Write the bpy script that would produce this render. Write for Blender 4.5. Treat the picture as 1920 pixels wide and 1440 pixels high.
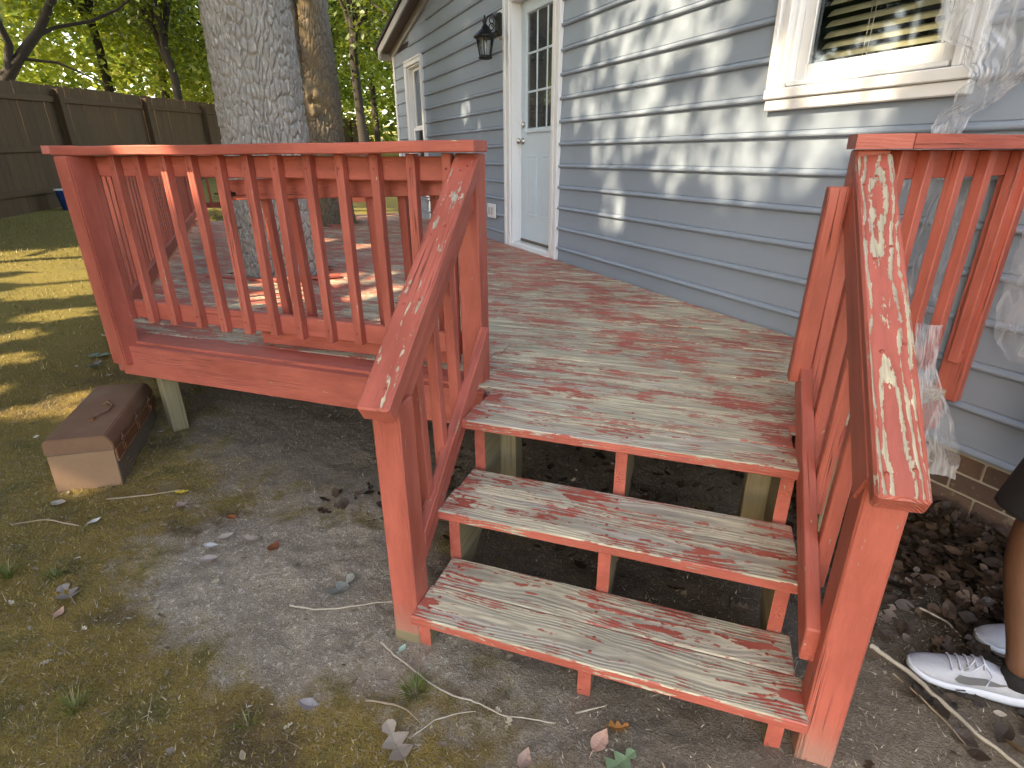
import bpy, bmesh, math, random
import numpy as np
from mathutils import Matrix, Vector, Euler, noise as mnoise
random.seed(7); RNG = np.random.default_rng(7)
scene = bpy.context.scene
COL = scene.collection
for o in list(bpy.data.objects): bpy.data.objects.remove(o)
V = Vector

# ------------------------------------------------------------------ camera
cd = bpy.data.cameras.new('camera'); cam = bpy.data.objects.new('camera', cd); COL.objects.link(cam)
cd.sensor_width = 36; cd.sensor_fit = 'HORIZONTAL'; cd.lens = 36*1043.17/1920
cd.clip_start = .05; cd.clip_end = 400
cam.matrix_world = Matrix(((0.94548998, -0.11910178, 0.30308987, 0), (0.32560702, 0.36108205, -0.87384199, 0),
                           (-0.00536417, 0.92489703, 0.38017984, 1.5), (0, 0, 0, 1)))
scene.camera = cam

# ------------------------------------------------------------------ light
SUN = V((-.5, -.6, .62)).normalized()          # direction from the scene to the sun
w = bpy.data.worlds.new('World'); scene.world = w; w.use_nodes = True
nt = w.node_tree; bg = nt.nodes['Background']
sky = nt.nodes.new('ShaderNodeTexSky'); sky.sky_type = 'NISHITA'; sky.sun_disc = False
sky.sun_elevation = math.asin(SUN.z); sky.sun_rotation = math.atan2(SUN.x, SUN.y)
sky.air_density = 1.0; sky.dust_density = 2.5; sky.ozone_density = 1.0
nt.links.new(sky.outputs[0], bg.inputs[0]); bg.inputs[1].default_value = .15
sd = bpy.data.lights.new('sun', 'SUN'); so = bpy.data.objects.new('sun', sd); COL.objects.link(so)
sd.energy = 2.0; sd.angle = math.radians(.53); sd.color = (1, .9, .74)
so.rotation_euler = SUN.to_track_quat('Z', 'Y').to_euler(); so.location = SUN*60
scene.view_settings.view_transform = 'Standard'; scene.view_settings.look = 'None'
scene.view_settings.exposure = 2.7; scene.view_settings.gamma = 1
scene.view_settings.use_white_balance = True; scene.view_settings.white_balance_temperature = 8300; scene.view_settings.white_balance_tint = 12

# ------------------------------------------------------------------ node helper
class N:
    def __init__(s, name):
        s.m = bpy.data.materials.new(name); s.m.use_nodes = True; s.t = s.m.node_tree
        for n in list(s.t.nodes): s.t.nodes.remove(n)
        s.out = s.t.nodes.new('ShaderNodeOutputMaterial')
    def n(s, ty, ins=None, **kw):
        a = s.t.nodes.new(ty)
        for k, v in kw.items(): setattr(a, k, v)
        if ins:
            for k, v in ins.items():
                i = a.inputs[k]
                if isinstance(v, bpy.types.NodeSocket): s.t.links.new(v, i)
                else:
                    if i.type == 'RGBA' and not isinstance(v, (int, float)) and len(v) == 3: v = (*v, 1)
                    i.default_value = v
        return a
    def math(s, op, a, b=0., c=0., clamp=False):
        return s.n('ShaderNodeMath', {0: a, 1: b, 2: c}, operation=op, use_clamp=clamp).outputs[0]
    def vm(s, op, a, b=(0, 0, 0)):
        return s.n('ShaderNodeVectorMath', {0: a, 1: b}, operation=op).outputs['Value' if op in ('LENGTH', 'DOT_PRODUCT', 'DISTANCE') else 'Vector']
    def noise(s, vec, scale=1, detail=4, rough=.55, dist=0.):
        return s.n('ShaderNodeTexNoise', {'Vector': vec, 'Scale': scale, 'Detail': detail, 'Roughness': rough, 'Distortion': dist}).outputs['Fac']
    def mix(s, f, a, b, blend='MIX'):
        r = s.n('ShaderNodeMix', data_type='RGBA', blend_type=blend)
        for i, v in ((0, f), (6, a), (7, b)):
            if isinstance(v, bpy.types.NodeSocket): s.t.links.new(v, r.inputs[i])
            else: r.inputs[i].default_value = v if isinstance(v, (int, float)) else (*v, 1)
        return r.outputs[2]
    def ss(s, x, lo, hi, a=0., b=1.):
        return s.n('ShaderNodeMapRange', {0: x, 1: lo, 2: hi, 3: a, 4: b}, interpolation_type='SMOOTHSTEP').outputs[0]
    def bump(s, h, dist=.002, strength=1.):
        return s.n('ShaderNodeBump', {'Height': h, 'Distance': dist, 'Strength': strength}).outputs[0]
    def bsdf(s, col, rough=.6, normal=None, **kw):
        ins = {'Base Color': col, 'Roughness': rough}
        if normal is not None: ins['Normal'] = normal
        ins.update(kw)
        return s.n('ShaderNodeBsdfPrincipled', ins).outputs[0]
    def done(s, sh):
        s.t.links.new(sh, s.out.inputs[0]); return s.m
    def objco(s, k=40.):
        tc = s.n('ShaderNodeTexCoord').outputs['Object']
        r = s.n('ShaderNodeObjectInfo').outputs['Random']
        off = s.vm('SCALE', (k, k*.37, k*.61)); s.t.links.new(r, s.t.nodes[-1].inputs['Scale'])
        return tc, s.vm('ADD', tc, off), r
    def pos(s): return s.n('ShaderNodeNewGeometry').outputs['Position']

def plain(name, col, rough=.6, var=.12, scale=8, bump=0., **kw):
    a = N(name); tc, co, r = a.objco()
    f = a.noise(co, scale, 6, .6)
    c = a.mix(f, tuple(x*(1-var) for x in col), tuple(min(1, x*(1+var)) for x in col))
    nrm = a.bump(a.noise(co, scale*12, 4), bump) if bump else None
    return a.done(a.bsdf(c, rough, nrm, **kw))

def painted_wood(name, peel=.3, top=.0, patch=.0, paint=(.455, .106, .073), fine=1., ringk=.4, dust=False, ends=0., walk=0.):
    """red deck paint over weathered wood; grain runs along local X"""
    a = N(name); tc, co, rnd = a.objco()
    def sc(x, y, z): return a.vm('MULTIPLY', co, (x, y, z))
    sx = a.n('ShaderNodeSeparateXYZ', {0: tc})
    nx = a.noise(sc(2.2, 3, 3), 1, 2, .5)
    y = a.math('ADD', sx.outputs[1], a.math('MULTIPLY', a.math('SUBTRACT', nx, .5), .085))
    z = a.math('ADD', sx.outputs[2], a.math('ADD', .035, a.math('MULTIPLY', rnd, .05)))
    r = a.math('SQRT', a.math('ADD', a.math('MULTIPLY', y, y), a.math('MULTIPLY', z, z)))
    r = a.math('ADD', r, a.math('MULTIPLY', a.noise(sc(1.5, 6.5, 6.5), 1, 2, .5), .04))
    ring = a.math('SINE', a.math('MULTIPLY', r, 2*math.pi/.0072))
    ring = a.math('MULTIPLY_ADD', ring, .5, .5)
    fib = a.noise(sc(9, 190, 190), 1, 5, .6)
    streak = a.noise(sc(6.5*fine, 62*fine*fine**.5, 62*fine*fine**.5), 1, 7, .68)
    patchy = a.noise(sc(6.5*fine, 17*fine, 17*fine), 1, 6, .66)
    pv = a.math('ADD', a.math('MULTIPLY', streak, .38), a.math('MULTIPLY', patchy, .62))
    pv = a.math('ADD', pv, a.math('MULTIPLY', a.math('SUBTRACT', ring, .5), .11*ringk/.4))
    pv = a.math('ADD', pv, a.math('MULTIPLY', a.math('SUBTRACT', fib, .5), .26))
    flake = a.noise(a.vm('MULTIPLY', co, (.55, 1, 1)), 75, 4, .65)
    pv = a.math('ADD', pv, a.math('MULTIPLY', a.math('SUBTRACT', flake, .5), .30))
    if patch:
        wp = a.vm('MULTIPLY', a.pos(), (1.5, 3.4, 1.))
        pv = a.math('ADD', pv, a.math('MULTIPLY', a.math('SUBTRACT', a.noise(wp, 1.5, 5, .6), .5), patch))
    if top:
        g = a.n('ShaderNodeNewGeometry'); nz = a.n('ShaderNodeSeparateXYZ', {0: g.outputs['True Normal']}).outputs[2]
        pv = a.math('ADD', pv, a.math('MULTIPLY', a.ss(nz, .35, .8), top))
    if walk:
        sp = a.n('ShaderNodeSeparateXYZ', {0: a.pos()}); dx = a.math('ADD', sp.outputs[0], .35); dy = a.math('SUBTRACT', sp.outputs[1], 2.3)
        dd = a.math('SQRT', a.math('ADD', a.math('MULTIPLY', dx, dx), a.math('MULTIPLY', dy, dy)))
        pv = a.math('SUBTRACT', pv, a.math('MULTIPLY', a.ss(dd, .5, 2.6), walk))
    if ends: pv = a.math('SUBTRACT', pv, a.math('MULTIPLY', a.ss(a.math('ABSOLUTE', sx.outputs[0]), .36, .56), ends))
    thr = .72-peel*.34
    bare = a.ss(pv, thr-.014, thr+.014)
    tone = a.noise(sc(2.4, 26, 26), 1, 5, .6)
    wood = a.mix(a.ss(tone, .3, .7), (.385, .36, .275), (.74, .665, .465))
    wood = a.mix(a.ss(a.noise(sc(1.2, 9, 9), 1, 3), .5, .66, 0, .6), wood, (.50, .46, .42))
    wood = a.mix(a.math('MULTIPLY', a.ss(ring, .3, .95), .42), wood, (.23, .19, .145))
    wood = a.mix(a.math('MULTIPLY', a.ss(fib, .48, .68), .5), wood, (.16, .135, .105))
    p2 = a.mix(a.ss(a.noise(sc(2.2, 8, 8), 1, 6, .62), .3, .7), tuple(x*.76 for x in paint), (paint[0]*1.16, paint[1]*1.28, paint[2]*1.32))
    p2 = a.mix(a.math('MULTIPLY', a.ss(flake, .6, .75), .2), p2, (.50, .17, .12))
    crackn = a.noise(sc(.9, 75, 75), 1, 2, .5)
    crack = a.ss(a.math('ABSOLUTE', a.math('SUBTRACT', crackn, .5)), .0, .014, 1., 0.)
    crack = a.math('MULTIPLY', crack, a.ss(a.noise(sc(1.1, 4, 4), 1, 2), .52, .6))
    grime = a.ss(a.noise(sc(1.3, 10, 10), 1, 6, .65), .5, .78)
    p2 = a.mix(a.math('MULTIPLY', grime, .35), p2, (.25, .05, .032))
    p2 = a.mix(a.math('MULTIPLY', a.ss(fib, .56, .74), .35), p2, (.26, .052, .034))
    col = a.mix(bare, p2, wood)
    col = a.mix(a.math('MULTIPLY', crack, .8), col, (.05, .022, .016))
    pz = a.n('ShaderNodeSeparateXYZ', {0: a.pos()}).outputs[2]
    if dust:
        d = a.math('MULTIPLY', a.ss(a.math('ADD', pz, a.math('MULTIPLY', a.noise(co, 14, 4), .12)), .06, .24, 1., 0.), .6)
        col = a.mix(d, col, (.36, .26, .2))
    h = a.math('ADD', a.math('MULTIPLY', bare, -.4), a.math('MULTIPLY', ring, -ringk))
    h = a.math('ADD', h, a.math('MULTIPLY', fib, -.34))
    h = a.math('ADD', h, a.math('MULTIPLY', crack, -1.9))
    h = a.math('ADD', h, a.math('MULTIPLY', flake, .25))
    nrm = a.bump(h, .0022, .8)
    rough = a.math('MULTIPLY_ADD', bare, .3, .52)
    return a.done(a.bsdf(col, rough, nrm))

M = {}
M['rail'] = painted_wood('red_rail_paint', .15, ringk=.24, dust=True)
M['cap'] = painted_wood('red_handrail_paint', .12, top=.095, fine=1.5, ringk=.3)
M['capworn'] = painted_wood('peeled_handrail_paint', .12, top=.135, fine=2.3, ringk=.8)
M['capflat'] = painted_wood('red_cap_paint', .10, top=.04, fine=1.3, ringk=.15)
M['deck'] = painted_wood('worn_deck_paint', .76, top=.0, patch=.52, walk=.055)
M['tread'] = painted_wood('worn_tread_paint', .36, top=.172, patch=.42, ringk=.42, ends=.085)
M['stringer'] = painted_wood('worn_stringer_paint', .24, fine=1.5, ringk=.15)

def bare_wood(name, a1, a2, dark):
    a = N(name); tc, co, rnd = a.objco()
    st = a.noise(a.vm('MULTIPLY', co, (2, 30, 30)), 1, 6, .6)
    f2 = a.noise(a.vm('MULTIPLY', co, (3, 110, 110)), 1, 4, .6)
    c = a.mix(st, a1, a2); c = a.mix(a.math('MULTIPLY', a.ss(f2, .5, .7), .6), c, dark)
    c = a.mix(a.math('MULTIPLY', rnd, .35), c, dark)
    return a.done(a.bsdf(c, .85, a.bump(a.math('ADD', st, f2), .002)))
M['bare'] = bare_wood('bare_lumber', (.20, .165, .09), (.31, .265, .16), (.10, .075, .04))
M['fence'] = bare_wood('weathered_fence_wood', (.062, .034, .013), (.105, .060, .025), (.024, .014, .006))

M['siding'] = None
a = N('slate_vinyl_siding'); tc, co, rnd = a.objco(3)
f = a.noise(a.vm('MULTIPLY', co, (1, 6, 6)), 1.5, 4)
c = a.mix(f, (.235, .292, .365), (.262, .322, .395))
dirt = a.ss(a.noise(co, 3.5, 6, .65), .62, .8)
c = a.mix(a.math('MULTIPLY', dirt, .18), c, (.15, .15, .15))
wav = a.bump(a.noise(a.vm('MULTIPLY', co, (2.2, 1, 5)), 1.5, 2), .02, .25)
M['siding'] = a.done(a.bsdf(c, .42, wav))
M['white'] = plain('white_vinyl_trim', (.74, .76, .77), .35, .05, 4)
M['doorwhite'] = plain('white_door_paint', (.55, .67, .75), .4, .04, 3)
M['trimgrey'] = plain('pale_grey_fascia', (.42, .42, .42), .5, .08, 4)
M['soffit'] = plain('brown_soffit', (.12, .095, .075), .6, .15, 6)
M['shingle'] = plain('dark_shingle', (.03, .028, .026), .9, .4, 40, .004)
M['dark'] = plain('dark_interior', (.012, .012, .012), .9)
M['slat'] = plain('olive_blind_slat', (.55, .50, .30), .5, .06, 5)
M['cord'] = plain('blind_cord', (.6, .57, .45), .7)
M['black'] = plain('black_cast_metal', (.012, .012, .013), .35, .3, 30, .001, Metallic=.3)
M['nickel'] = plain('satin_nickel', (.55, .53, .5), .25, .05, 10, Metallic=1.)
M['screw'] = plain('painted_screw', (.33, .065, .04), .5, .2, 60)
M['mortar'] = plain('mortar', (.42, .38, .31), .95, .2, 30, .003)
a = N('foundation_brick'); tc, co, rnd = a.objco()
c = a.mix(a.noise(co, 9, 5, .6), (.085, .05, .036), (.19, .12, .085))
c = a.mix(a.math('MULTIPLY', rnd, .8), c, (.075, .05, .042))
c = a.mix(a.math('MULTIPLY', a.ss(a.noise(co, 30, 4), .6, .7), .4), c, (.3, .26, .21))
M['brick'] = a.done(a.bsdf(c, .9, a.bump(a.noise(co, 90, 4), .003)))
a = N('rusty_brown_steel'); tc, co, rnd = a.objco(0)
f = a.noise(co, 7, 8, .65); f2 = a.noise(co, 50, 4, .7)
c = a.mix(f, (.14, .072, .040), (.235, .125, .072)); c = a.mix(a.ss(f2, .55, .75), c, (.24, .12, .05))
c = a.mix(a.math('MULTIPLY', a.ss(a.noise(co, 4, 4), .5, .65), .5), c, (.23, .15, .105))
M['rust'] = a.done(a.bsdf(c, .75, a.bump(f2, .001)))
a = N('dusty_front_steel'); tc, co, rnd = a.objco(0)
c = a.mix(a.noise(co, 12, 8, .7), (.12, .10, .072), (.25, .205, .15)); c = a.mix(a.ss(a.noise(co, 60, 3), .55, .7), c, (.15, .085, .045))
M['dust'] = a.done(a.bsdf(c, .85))
a = N('sunlit_tan_steel'); tc, co, rnd = a.objco(0)  # sunlit tone of the toolbox end put into the steel colour
c = a.mix(a.noise(co, 5, 8, .65), (.19, .105, .058), (.34, .205, .12)); c = a.mix(a.math('MULTIPLY', a.ss(a.noise(co, 22, 6, .7), .5, .75), .5), c, (.2, .105, .06))
M['tan'] = a.done(a.bsdf(c, .75))
M['rustred'] = plain('bright_rust', (.2, .085, .035), .8, .35, 40)
M['blue'] = plain('blue_plastic', (.012, .05, .22), .4)
M['skin'] = plain('brown_skin', (.125, .06, .034), .5, .12, 14, .0006)
M['cloth'] = plain('black_shorts', (.008, .008, .009), .9, .3, 40, .001)
M['shirt'] = plain('grey_shirt', (.13, .13, .14), .9, .1, 30, .001)
M['hair'] = plain('dark_hair', (.012, .009, .007), .8, .3, 60, .003)
M['shoe'] = plain('white_knit_shoe', (.37, .40, .46), .8, .1, 120, .0008)
M['sole'] = plain('white_foam_sole', (.47, .52, .60), .5, .05, 20)
M['swoosh'] = plain('dark_grey_print', (.10, .105, .115), .5)
M['tongue'] = plain('pale_grey_lining', (.35, .36, .40), .9)

def glassmat(name, tint=(.9, .93, .95), refl=.25):
    a = N(name)
    fr = a.n('ShaderNodeFresnel', {'IOR': 1.5}).outputs[0]
    fac = a.math('MULTIPLY', fr, .75)
    tr = a.n('ShaderNodeBsdfTransparent', {'Color': tint}).outputs[0]
    gl = a.n('ShaderNodeBsdfGlossy', {'Color': (.8, .85, .9, 1), 'Roughness': .04}).outputs[0]
    return a.done(a.n('ShaderNodeMixShader', {0: fac, 1: tr, 2: gl}).outputs[0])
M['glass'] = glassmat('window_glass')
a = N('clear_plastic_film'); co = a.pos()
wr = a.noise(a.vm('MULTIPLY', co, (9, 9, 2.2)), 1.4, 3, .5, .8)
rdg = a.math('ABSOLUTE', a.math('SUBTRACT', wr, .5))
nrm = a.bump(rdg, .006, .4)
tr = a.n('ShaderNodeBsdfTransparent', {'Color': (.93, .95, .97, 1)}).outputs[0]
df = a.n('ShaderNodeBsdfDiffuse', {'Color': (.72, .76, .82, 1), 'Normal': nrm}).outputs[0]
gl = a.n('ShaderNodeBsdfGlossy', {'Color': (.9, .93, 1, 1), 'Roughness': .28, 'Normal': nrm}).outputs[0]
hz = a.ss(rdg, .0, .09, .30, .13)
m1 = a.n('ShaderNodeMixShader', {0: hz, 1: tr, 2: df}).outputs[0]
lw = a.n('ShaderNodeLayerWeight', {'Blend': .35, 'Normal': nrm}).outputs['Facing']
m2 = a.n('ShaderNodeMixShader', {0: a.math('MULTIPLY_ADD', lw, .16, .03), 1: m1, 2: gl}).outputs[0]
M['film'] = a.done(m2)
M['filmthick'] = M['film'].copy(); M['filmthick'].name = 'gathered_plastic_film'
for n_ in M['filmthick'].node_tree.nodes:
    if n_.type == 'MAP_RANGE': n_.inputs[3].default_value = .45; n_.inputs[4].default_value = .22


def leafmat(name, c1, c2, c3=None, trans=.45):
    a = N(name); r = a.n('ShaderNodeAttribute', attribute_name='rnd').outputs['Fac']
    c = a.mix(r, c1, c2)
    if c3: c = a.mix(a.ss(r, .8, .95), c, c3)
    d = a.n('ShaderNodeBsdfPrincipled', {'Base Color': c, 'Roughness': .5}).outputs[0]
    t = a.n('ShaderNodeBsdfTranslucent', {'Color': a.mix(.4, c, (.30, .38, .03))}).outputs[0]
    return a.done(a.n('ShaderNodeMixShader', {0: trans, 1: d, 2: t}).outputs[0])
M['leaf_sun'] = leafmat('sunny_leaf', (.085, .16, .022), (.33, .43, .078), (.52, .56, .16), .45)
M['leaf_dark'] = leafmat('oak_leaf', (.022, .045, .010), (.06, .095, .018), None, .3)  # shade on the nearer trees put into a darker leaf colour
M['leaf_shade'] = leafmat('canopy_leaf', (.02, .04, .010), (.05, .085, .018), None, .12)

def barkmat(name, c1, c2, lichen=.0, moss=0.):
    a = N(name); co = a.pos()
    c = a.mix(a.noise(a.vm('MULTIPLY', co, (22, 22, 7)), 1, 6, .65), c1, c2)
    fl = a.noise(a.vm('MULTIPLY', co, (60, 60, 20)), 1, 3, .6)
    c = a.mix(a.math('MULTIPLY', a.ss(fl, .52, .7), .6), c, tuple(min(1, x*1.5) for x in c2))
    if lichen:
        l = a.ss(a.noise(co, 7, 5, .65), .60, .68)
        c = a.mix(a.math('MULTIPLY', l, lichen), c, (.30, .36, .32))
    if moss:
        l = a.ss(a.noise(co, 2.6, 4, .6), .45, .62)
        c = a.mix(a.math('MULTIPLY', l, moss), c, (.34, .235, .11))
    return a.done(a.bsdf(c, .95, a.bump(a.math('ADD', fl, a.noise(co, 160, 3)), .004)))
M['bark'] = barkmat('grey_oak_bark', (.20, .18, .155), (.46, .43, .39), .5)
M['bark2'] = barkmat('brown_bark', (.11, .09, .065), (.25, .205, .15), .2, .45)
M['barkdark'] = barkmat('dark_bark', (.014, .011, .008), (.03, .025, .02))

# ground: bare grey dirt near the stairs, moss and thin grass over the yard
a = N('yard_soil'); co = a.pos()
big = a.noise(co, 1.4, 5, .6); mid = a.noise(co, 6, 6, .65); fine = a.noise(co, 45, 5, .7); vf = a.noise(co, 160, 3, .7)
sep = a.n('ShaderNodeSeparateXYZ', {0: co})
def ell(cx, cy, rx, ry):
    dx = a.math('DIVIDE', a.math('SUBTRACT', sep.outputs[0], cx), rx); dy = a.math('DIVIDE', a.math('SUBTRACT', sep.outputs[1], cy), ry)
    return a.math('SQRT', a.math('ADD', a.math('MULTIPLY', dx, dx), a.math('MULTIPLY', dy, dy)))
d1 = ell(-1.2, 1.33, .78, .40); d2 = ell(-1.2, 2.9, 2.0, 1.25); d3 = ell(.45, 1.65, 1.25, .95)
dmin = a.math('MINIMUM', a.math('MINIMUM', d1, d2), d3)
dirt = a.ss(a.math('ADD', dmin, a.math('MULTIPLY', a.math('SUBTRACT', mid, .5), 1.3)), .82, 1.2, 1., 0.)
soil = a.mix(mid, (.26, .213, .155), (.50, .43, .335))
soil = a.mix(a.ss(fine, .5, .68), soil, (.56, .51, .43))
soil = a.mix(a.math('MULTIPLY', a.ss(vf, .54, .68), .6), soil, (.09, .072, .056))
soil = a.mix(a.math('MULTIPLY', a.ss(a.noise(co, 90, 2, .5), .60, .68), .8), soil, (.66, .61, .53))
soil = a.mix(a.ss(a.noise(co, 3.2, 4), .52, .72, 0, .4), soil, (.22, .18, .13))
soil = a.mix(a.math('MULTIPLY', a.ss(a.math('ADD', d1, a.math('MULTIPLY', a.math('SUBTRACT', mid, .5), 1.2)), .85, 1.7), .7), soil, a.mix(fine, (.085, .062, .042), (.24, .185, .13)))
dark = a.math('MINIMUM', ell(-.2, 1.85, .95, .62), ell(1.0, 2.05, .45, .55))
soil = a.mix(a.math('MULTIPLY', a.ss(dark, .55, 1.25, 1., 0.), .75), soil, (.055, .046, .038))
moss = a.mix(big, (.19, .132, .030), (.36, .245, .055))
moss = a.mix(a.ss(mid, .48, .72), moss, (.125, .115, .028))
moss = a.mix(a.math('MULTIPLY', a.ss(fine, .48, .7), .7), moss, (.33, .255, .10))
moss = a.mix(a.math('MULTIPLY', a.ss(vf, .5, .65), .6), moss, (.05, .036, .014))
brn = a.ss(a.noise(co, 2.3, 4), .55, .66)
moss = a.mix(a.math('MULTIPLY', brn, .7), moss, (.10, .068, .04))
far = a.ss(ell(0, 0, 4.2, 4.2), .9, 1.5)
moss = a.mix(a.math('MULTIPLY', far, .75), moss, a.mix(mid, (.13, .12, .022), (.24, .2, .04)))
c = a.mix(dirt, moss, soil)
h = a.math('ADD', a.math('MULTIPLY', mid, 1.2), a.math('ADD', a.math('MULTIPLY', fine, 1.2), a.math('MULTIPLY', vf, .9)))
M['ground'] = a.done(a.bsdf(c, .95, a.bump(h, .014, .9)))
M['grass'] = leafmat('grass_blade', (.07, .11, .02), (.16, .19, .05), (.3, .25, .1), .2)
M['mossblade'] = leafmat('moss_blade', (.12, .085, .02), (.30, .215, .05), (.45, .35, .15), .15)
M['debris'] = leafmat('dry_debris', (.10, .075, .05), (.33, .28, .2), (.5, .45, .36), .05)
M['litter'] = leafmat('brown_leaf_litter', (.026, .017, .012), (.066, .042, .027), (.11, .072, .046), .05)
def leafcol(name, c):
    a = N(name); tc, co, r = a.objco(); f = a.noise(co, 30, 4, .6)
    cc = a.mix(f, tuple(x*.72 for x in c), tuple(min(1, x*1.2) for x in c))
    return a.done(a.bsdf(cc, .75, a.bump(a.noise(co, 120, 3), .0006)))
M['twig'] = plain('pale_twig', (.40, .36, .29), .9, .35, 40, .002)
M['twig2'] = plain('brown_twig', (.30, .235, .16), .9, .35, 40, .002)

# ------------------------------------------------------------------ object helpers
WM = {}
def link(o, M4=None, parent=None):
    M4 = M4 or Matrix()
    COL.objects.link(o); WM[o.name] = M4
    if parent is not None:
        o.parent = parent; o.matrix_local = WM[parent.name].inverted() @ M4
    else: o.matrix_world = M4
    return o
def tag(o, label=None, cat=None, group=None, kind=None):
    if label: o['label'] = label
    if cat: o['category'] = cat
    if group: o['group'] = group
    if kind: o['kind'] = kind
    return o
def empty(name, M4, label, cat, group=None):
    o = bpy.data.objects.new(name, None); o.empty_display_size = .1
    link(o, M4 if isinstance(M4, Matrix) else Matrix.Translation(M4)); return tag(o, label, cat, group)
def mesh(name, vs, fs, mat, smooth=False):
    me = bpy.data.meshes.new(name); me.from_pydata([tuple(v) for v in vs], [], [tuple(f) for f in fs])
    me.validate(); me.update()
    if mat: me.materials.append(mat)
    if smooth: me.polygons.foreach_set('use_smooth', [True]*len(me.polygons))
    return me
def obj(name, me, parent=None, M4=None): return link(bpy.data.objects.new(name, me), M4, parent)
def npmesh(name, vs, quads, mat, rnd=None, smooth=False):
    me = bpy.data.meshes.new(name); k = quads.shape[1]
    me.vertices.add(len(vs)); me.vertices.foreach_set('co', np.asarray(vs, np.float32).ravel())
    me.loops.add(quads.size); me.loops.foreach_set('vertex_index', quads.astype(np.int32).ravel())
    me.polygons.add(len(quads)); me.polygons.foreach_set('loop_start', np.arange(0, quads.size, k, dtype=np.int32))
    if smooth: me.polygons.foreach_set('use_smooth', np.ones(len(quads), bool))
    me.update(calc_edges=True)
    if rnd is not None:
        at = me.attributes.new('rnd', 'FLOAT', 'POINT'); at.data.foreach_set('value', np.asarray(rnd, np.float32))
    me.materials.append(mat); return me
def chbox(L, w, h, c=.003):
    """chamfered box; length along X centred"""
    vs = []; idx = {}
    for sx in (-1, 1):
        for sy in (-1, 1):
            for sz in (-1, 1):
                for ax in range(3):
                    p = [sx*L/2, sy*w/2, sz*h/2]; s = (sx, sy, sz)
                    for k in range(3):
                        if k != ax: p[k] -= s[k]*c
                    idx[(sx, sy, sz, ax)] = len(vs); vs.append(p)
    fs = []
    for ax in range(3):
        o1, o2 = [k for k in range(3) if k != ax]
        for s in (-1, 1):
            q = []
            for u, v in ((-1, -1), (1, -1), (1, 1), (-1, 1)):
                t = [0, 0, 0]; t[ax] = s; t[o1] = u; t[o2] = v; q.append(idx[(*t, ax)])
            fs.append(q)
        for u in (-1, 1):
            for v in (-1, 1):
                q = []
                for s in (-1, 1):
                    t = [0, 0, 0]; t[ax] = s; t[o1] = u; t[o2] = v
                    q.append((tuple(t)))
                fs.append([idx[(*q[0], o1)], idx[(*q[1], o1)], idx[(*q[1], o2)], idx[(*q[0], o2)]])
    for sx in (-1, 1):
        for sy in (-1, 1):
            for sz in (-1, 1): fs.append([idx[(sx, sy, sz, k)] for k in range(3)])
    bm = bmesh.new(); bv = [bm.verts.new(v) for v in vs]
    for f in fs: bm.faces.new([bv[i] for i in f])
    bmesh.ops.recalc_face_normals(bm, faces=bm.faces[:])
    return bm
CACHE = {}
def frame(p0, p1, up=(0, 0, 1), roll=0.):
    p0 = V(p0); p1 = V(p1); x = (p1-p0).normalized(); up = V(up)
    if abs(x.dot(up)) > .98: up = V((0, 1, 0)) if abs(x.y) < .9 else V((1, 0, 0))
    y = up.cross(x).normalized(); z = x.cross(y)
    m = Matrix((x, y, z)).transposed().to_4x4()
    if roll: m = m @ Matrix.Rotation(roll, 4, 'X')
    m.translation = (p0+p1)/2
    return m
def beam(name, p0, p1, w, h, mat, parent, up=(0, 0, 1), roll=0., c=.003, label=None):
    L = (V(p1)-V(p0)).length; key = (round(L, 3), w, h, mat, c)
    if key not in CACHE:
        bm = chbox(L, w, h, c); me = bpy.data.meshes.new(name); bm.to_mesh(me); bm.free(); me.materials.append(M[mat]); CACHE[key] = me
    o = obj(name, CACHE[key], parent, frame(p0, p1, up, roll))
    if label: o['label'] = label
    return o
def prism(name, poly, h, mat, parent, M4, c=0.):
    """polygon (x,y list, ccw) extruded 0..h in local z"""
    n = len(poly)
    vs = [(x, y, 0) for x, y in poly]+[(x, y, h) for x, y in poly]
    fs = [list(range(n))[::-1], list(range(n, 2*n))]+[[i, (i+1) % n, n+(i+1) % n, n+i] for i in range(n)]
    me = mesh(name, vs, fs, M[mat]); return obj(name, me, parent, M4)
def tube_data(pts, rad, seg=8, cap=True, jitter=0.):
    pts = [V(p) for p in pts]; n = len(pts); vs = []; fs = []
    up = V((.13, .31, .94)).normalized()
    for i, p in enumerate(pts):
        d = (pts[min(i+1, n-1)]-pts[max(i-1, 0)]).normalized()
        u = d.cross(up)
        if u.length < .05: u = d.cross(V((1, 0, 0)))
        u.normalize(); v = d.cross(u)
        r = rad[i] if hasattr(rad, '__len__') else rad
        for k in range(seg):
            t = 2*math.pi*k/seg; rr = r*(1+jitter*random.uniform(-1, 1))
            vs.append(p+u*math.cos(t)*rr+v*math.sin(t)*rr)
    for i in range(n-1):
        for k in range(seg):
            k2 = (k+1) % seg; fs.append([i*seg+k, i*seg+k2, (i+1)*seg+k2, (i+1)*seg+k])
    if cap: fs.append(list(range(seg))); fs.append([(n-1)*seg+k for k in range(seg)][::-1])
    return vs, fs
def tubes(name, L, mat, parent=None, M4=None, seg=8, smooth=True, jitter=0.):
    vs = []; fs = []
    for pts, rad in L:
        a, b = tube_data(pts, rad, seg, True, jitter); o = len(vs); vs += a; fs += [[i+o for i in f] for f in b]
    return obj(name, mesh(name, vs, fs, M[mat], smooth), parent, M4)
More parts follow.
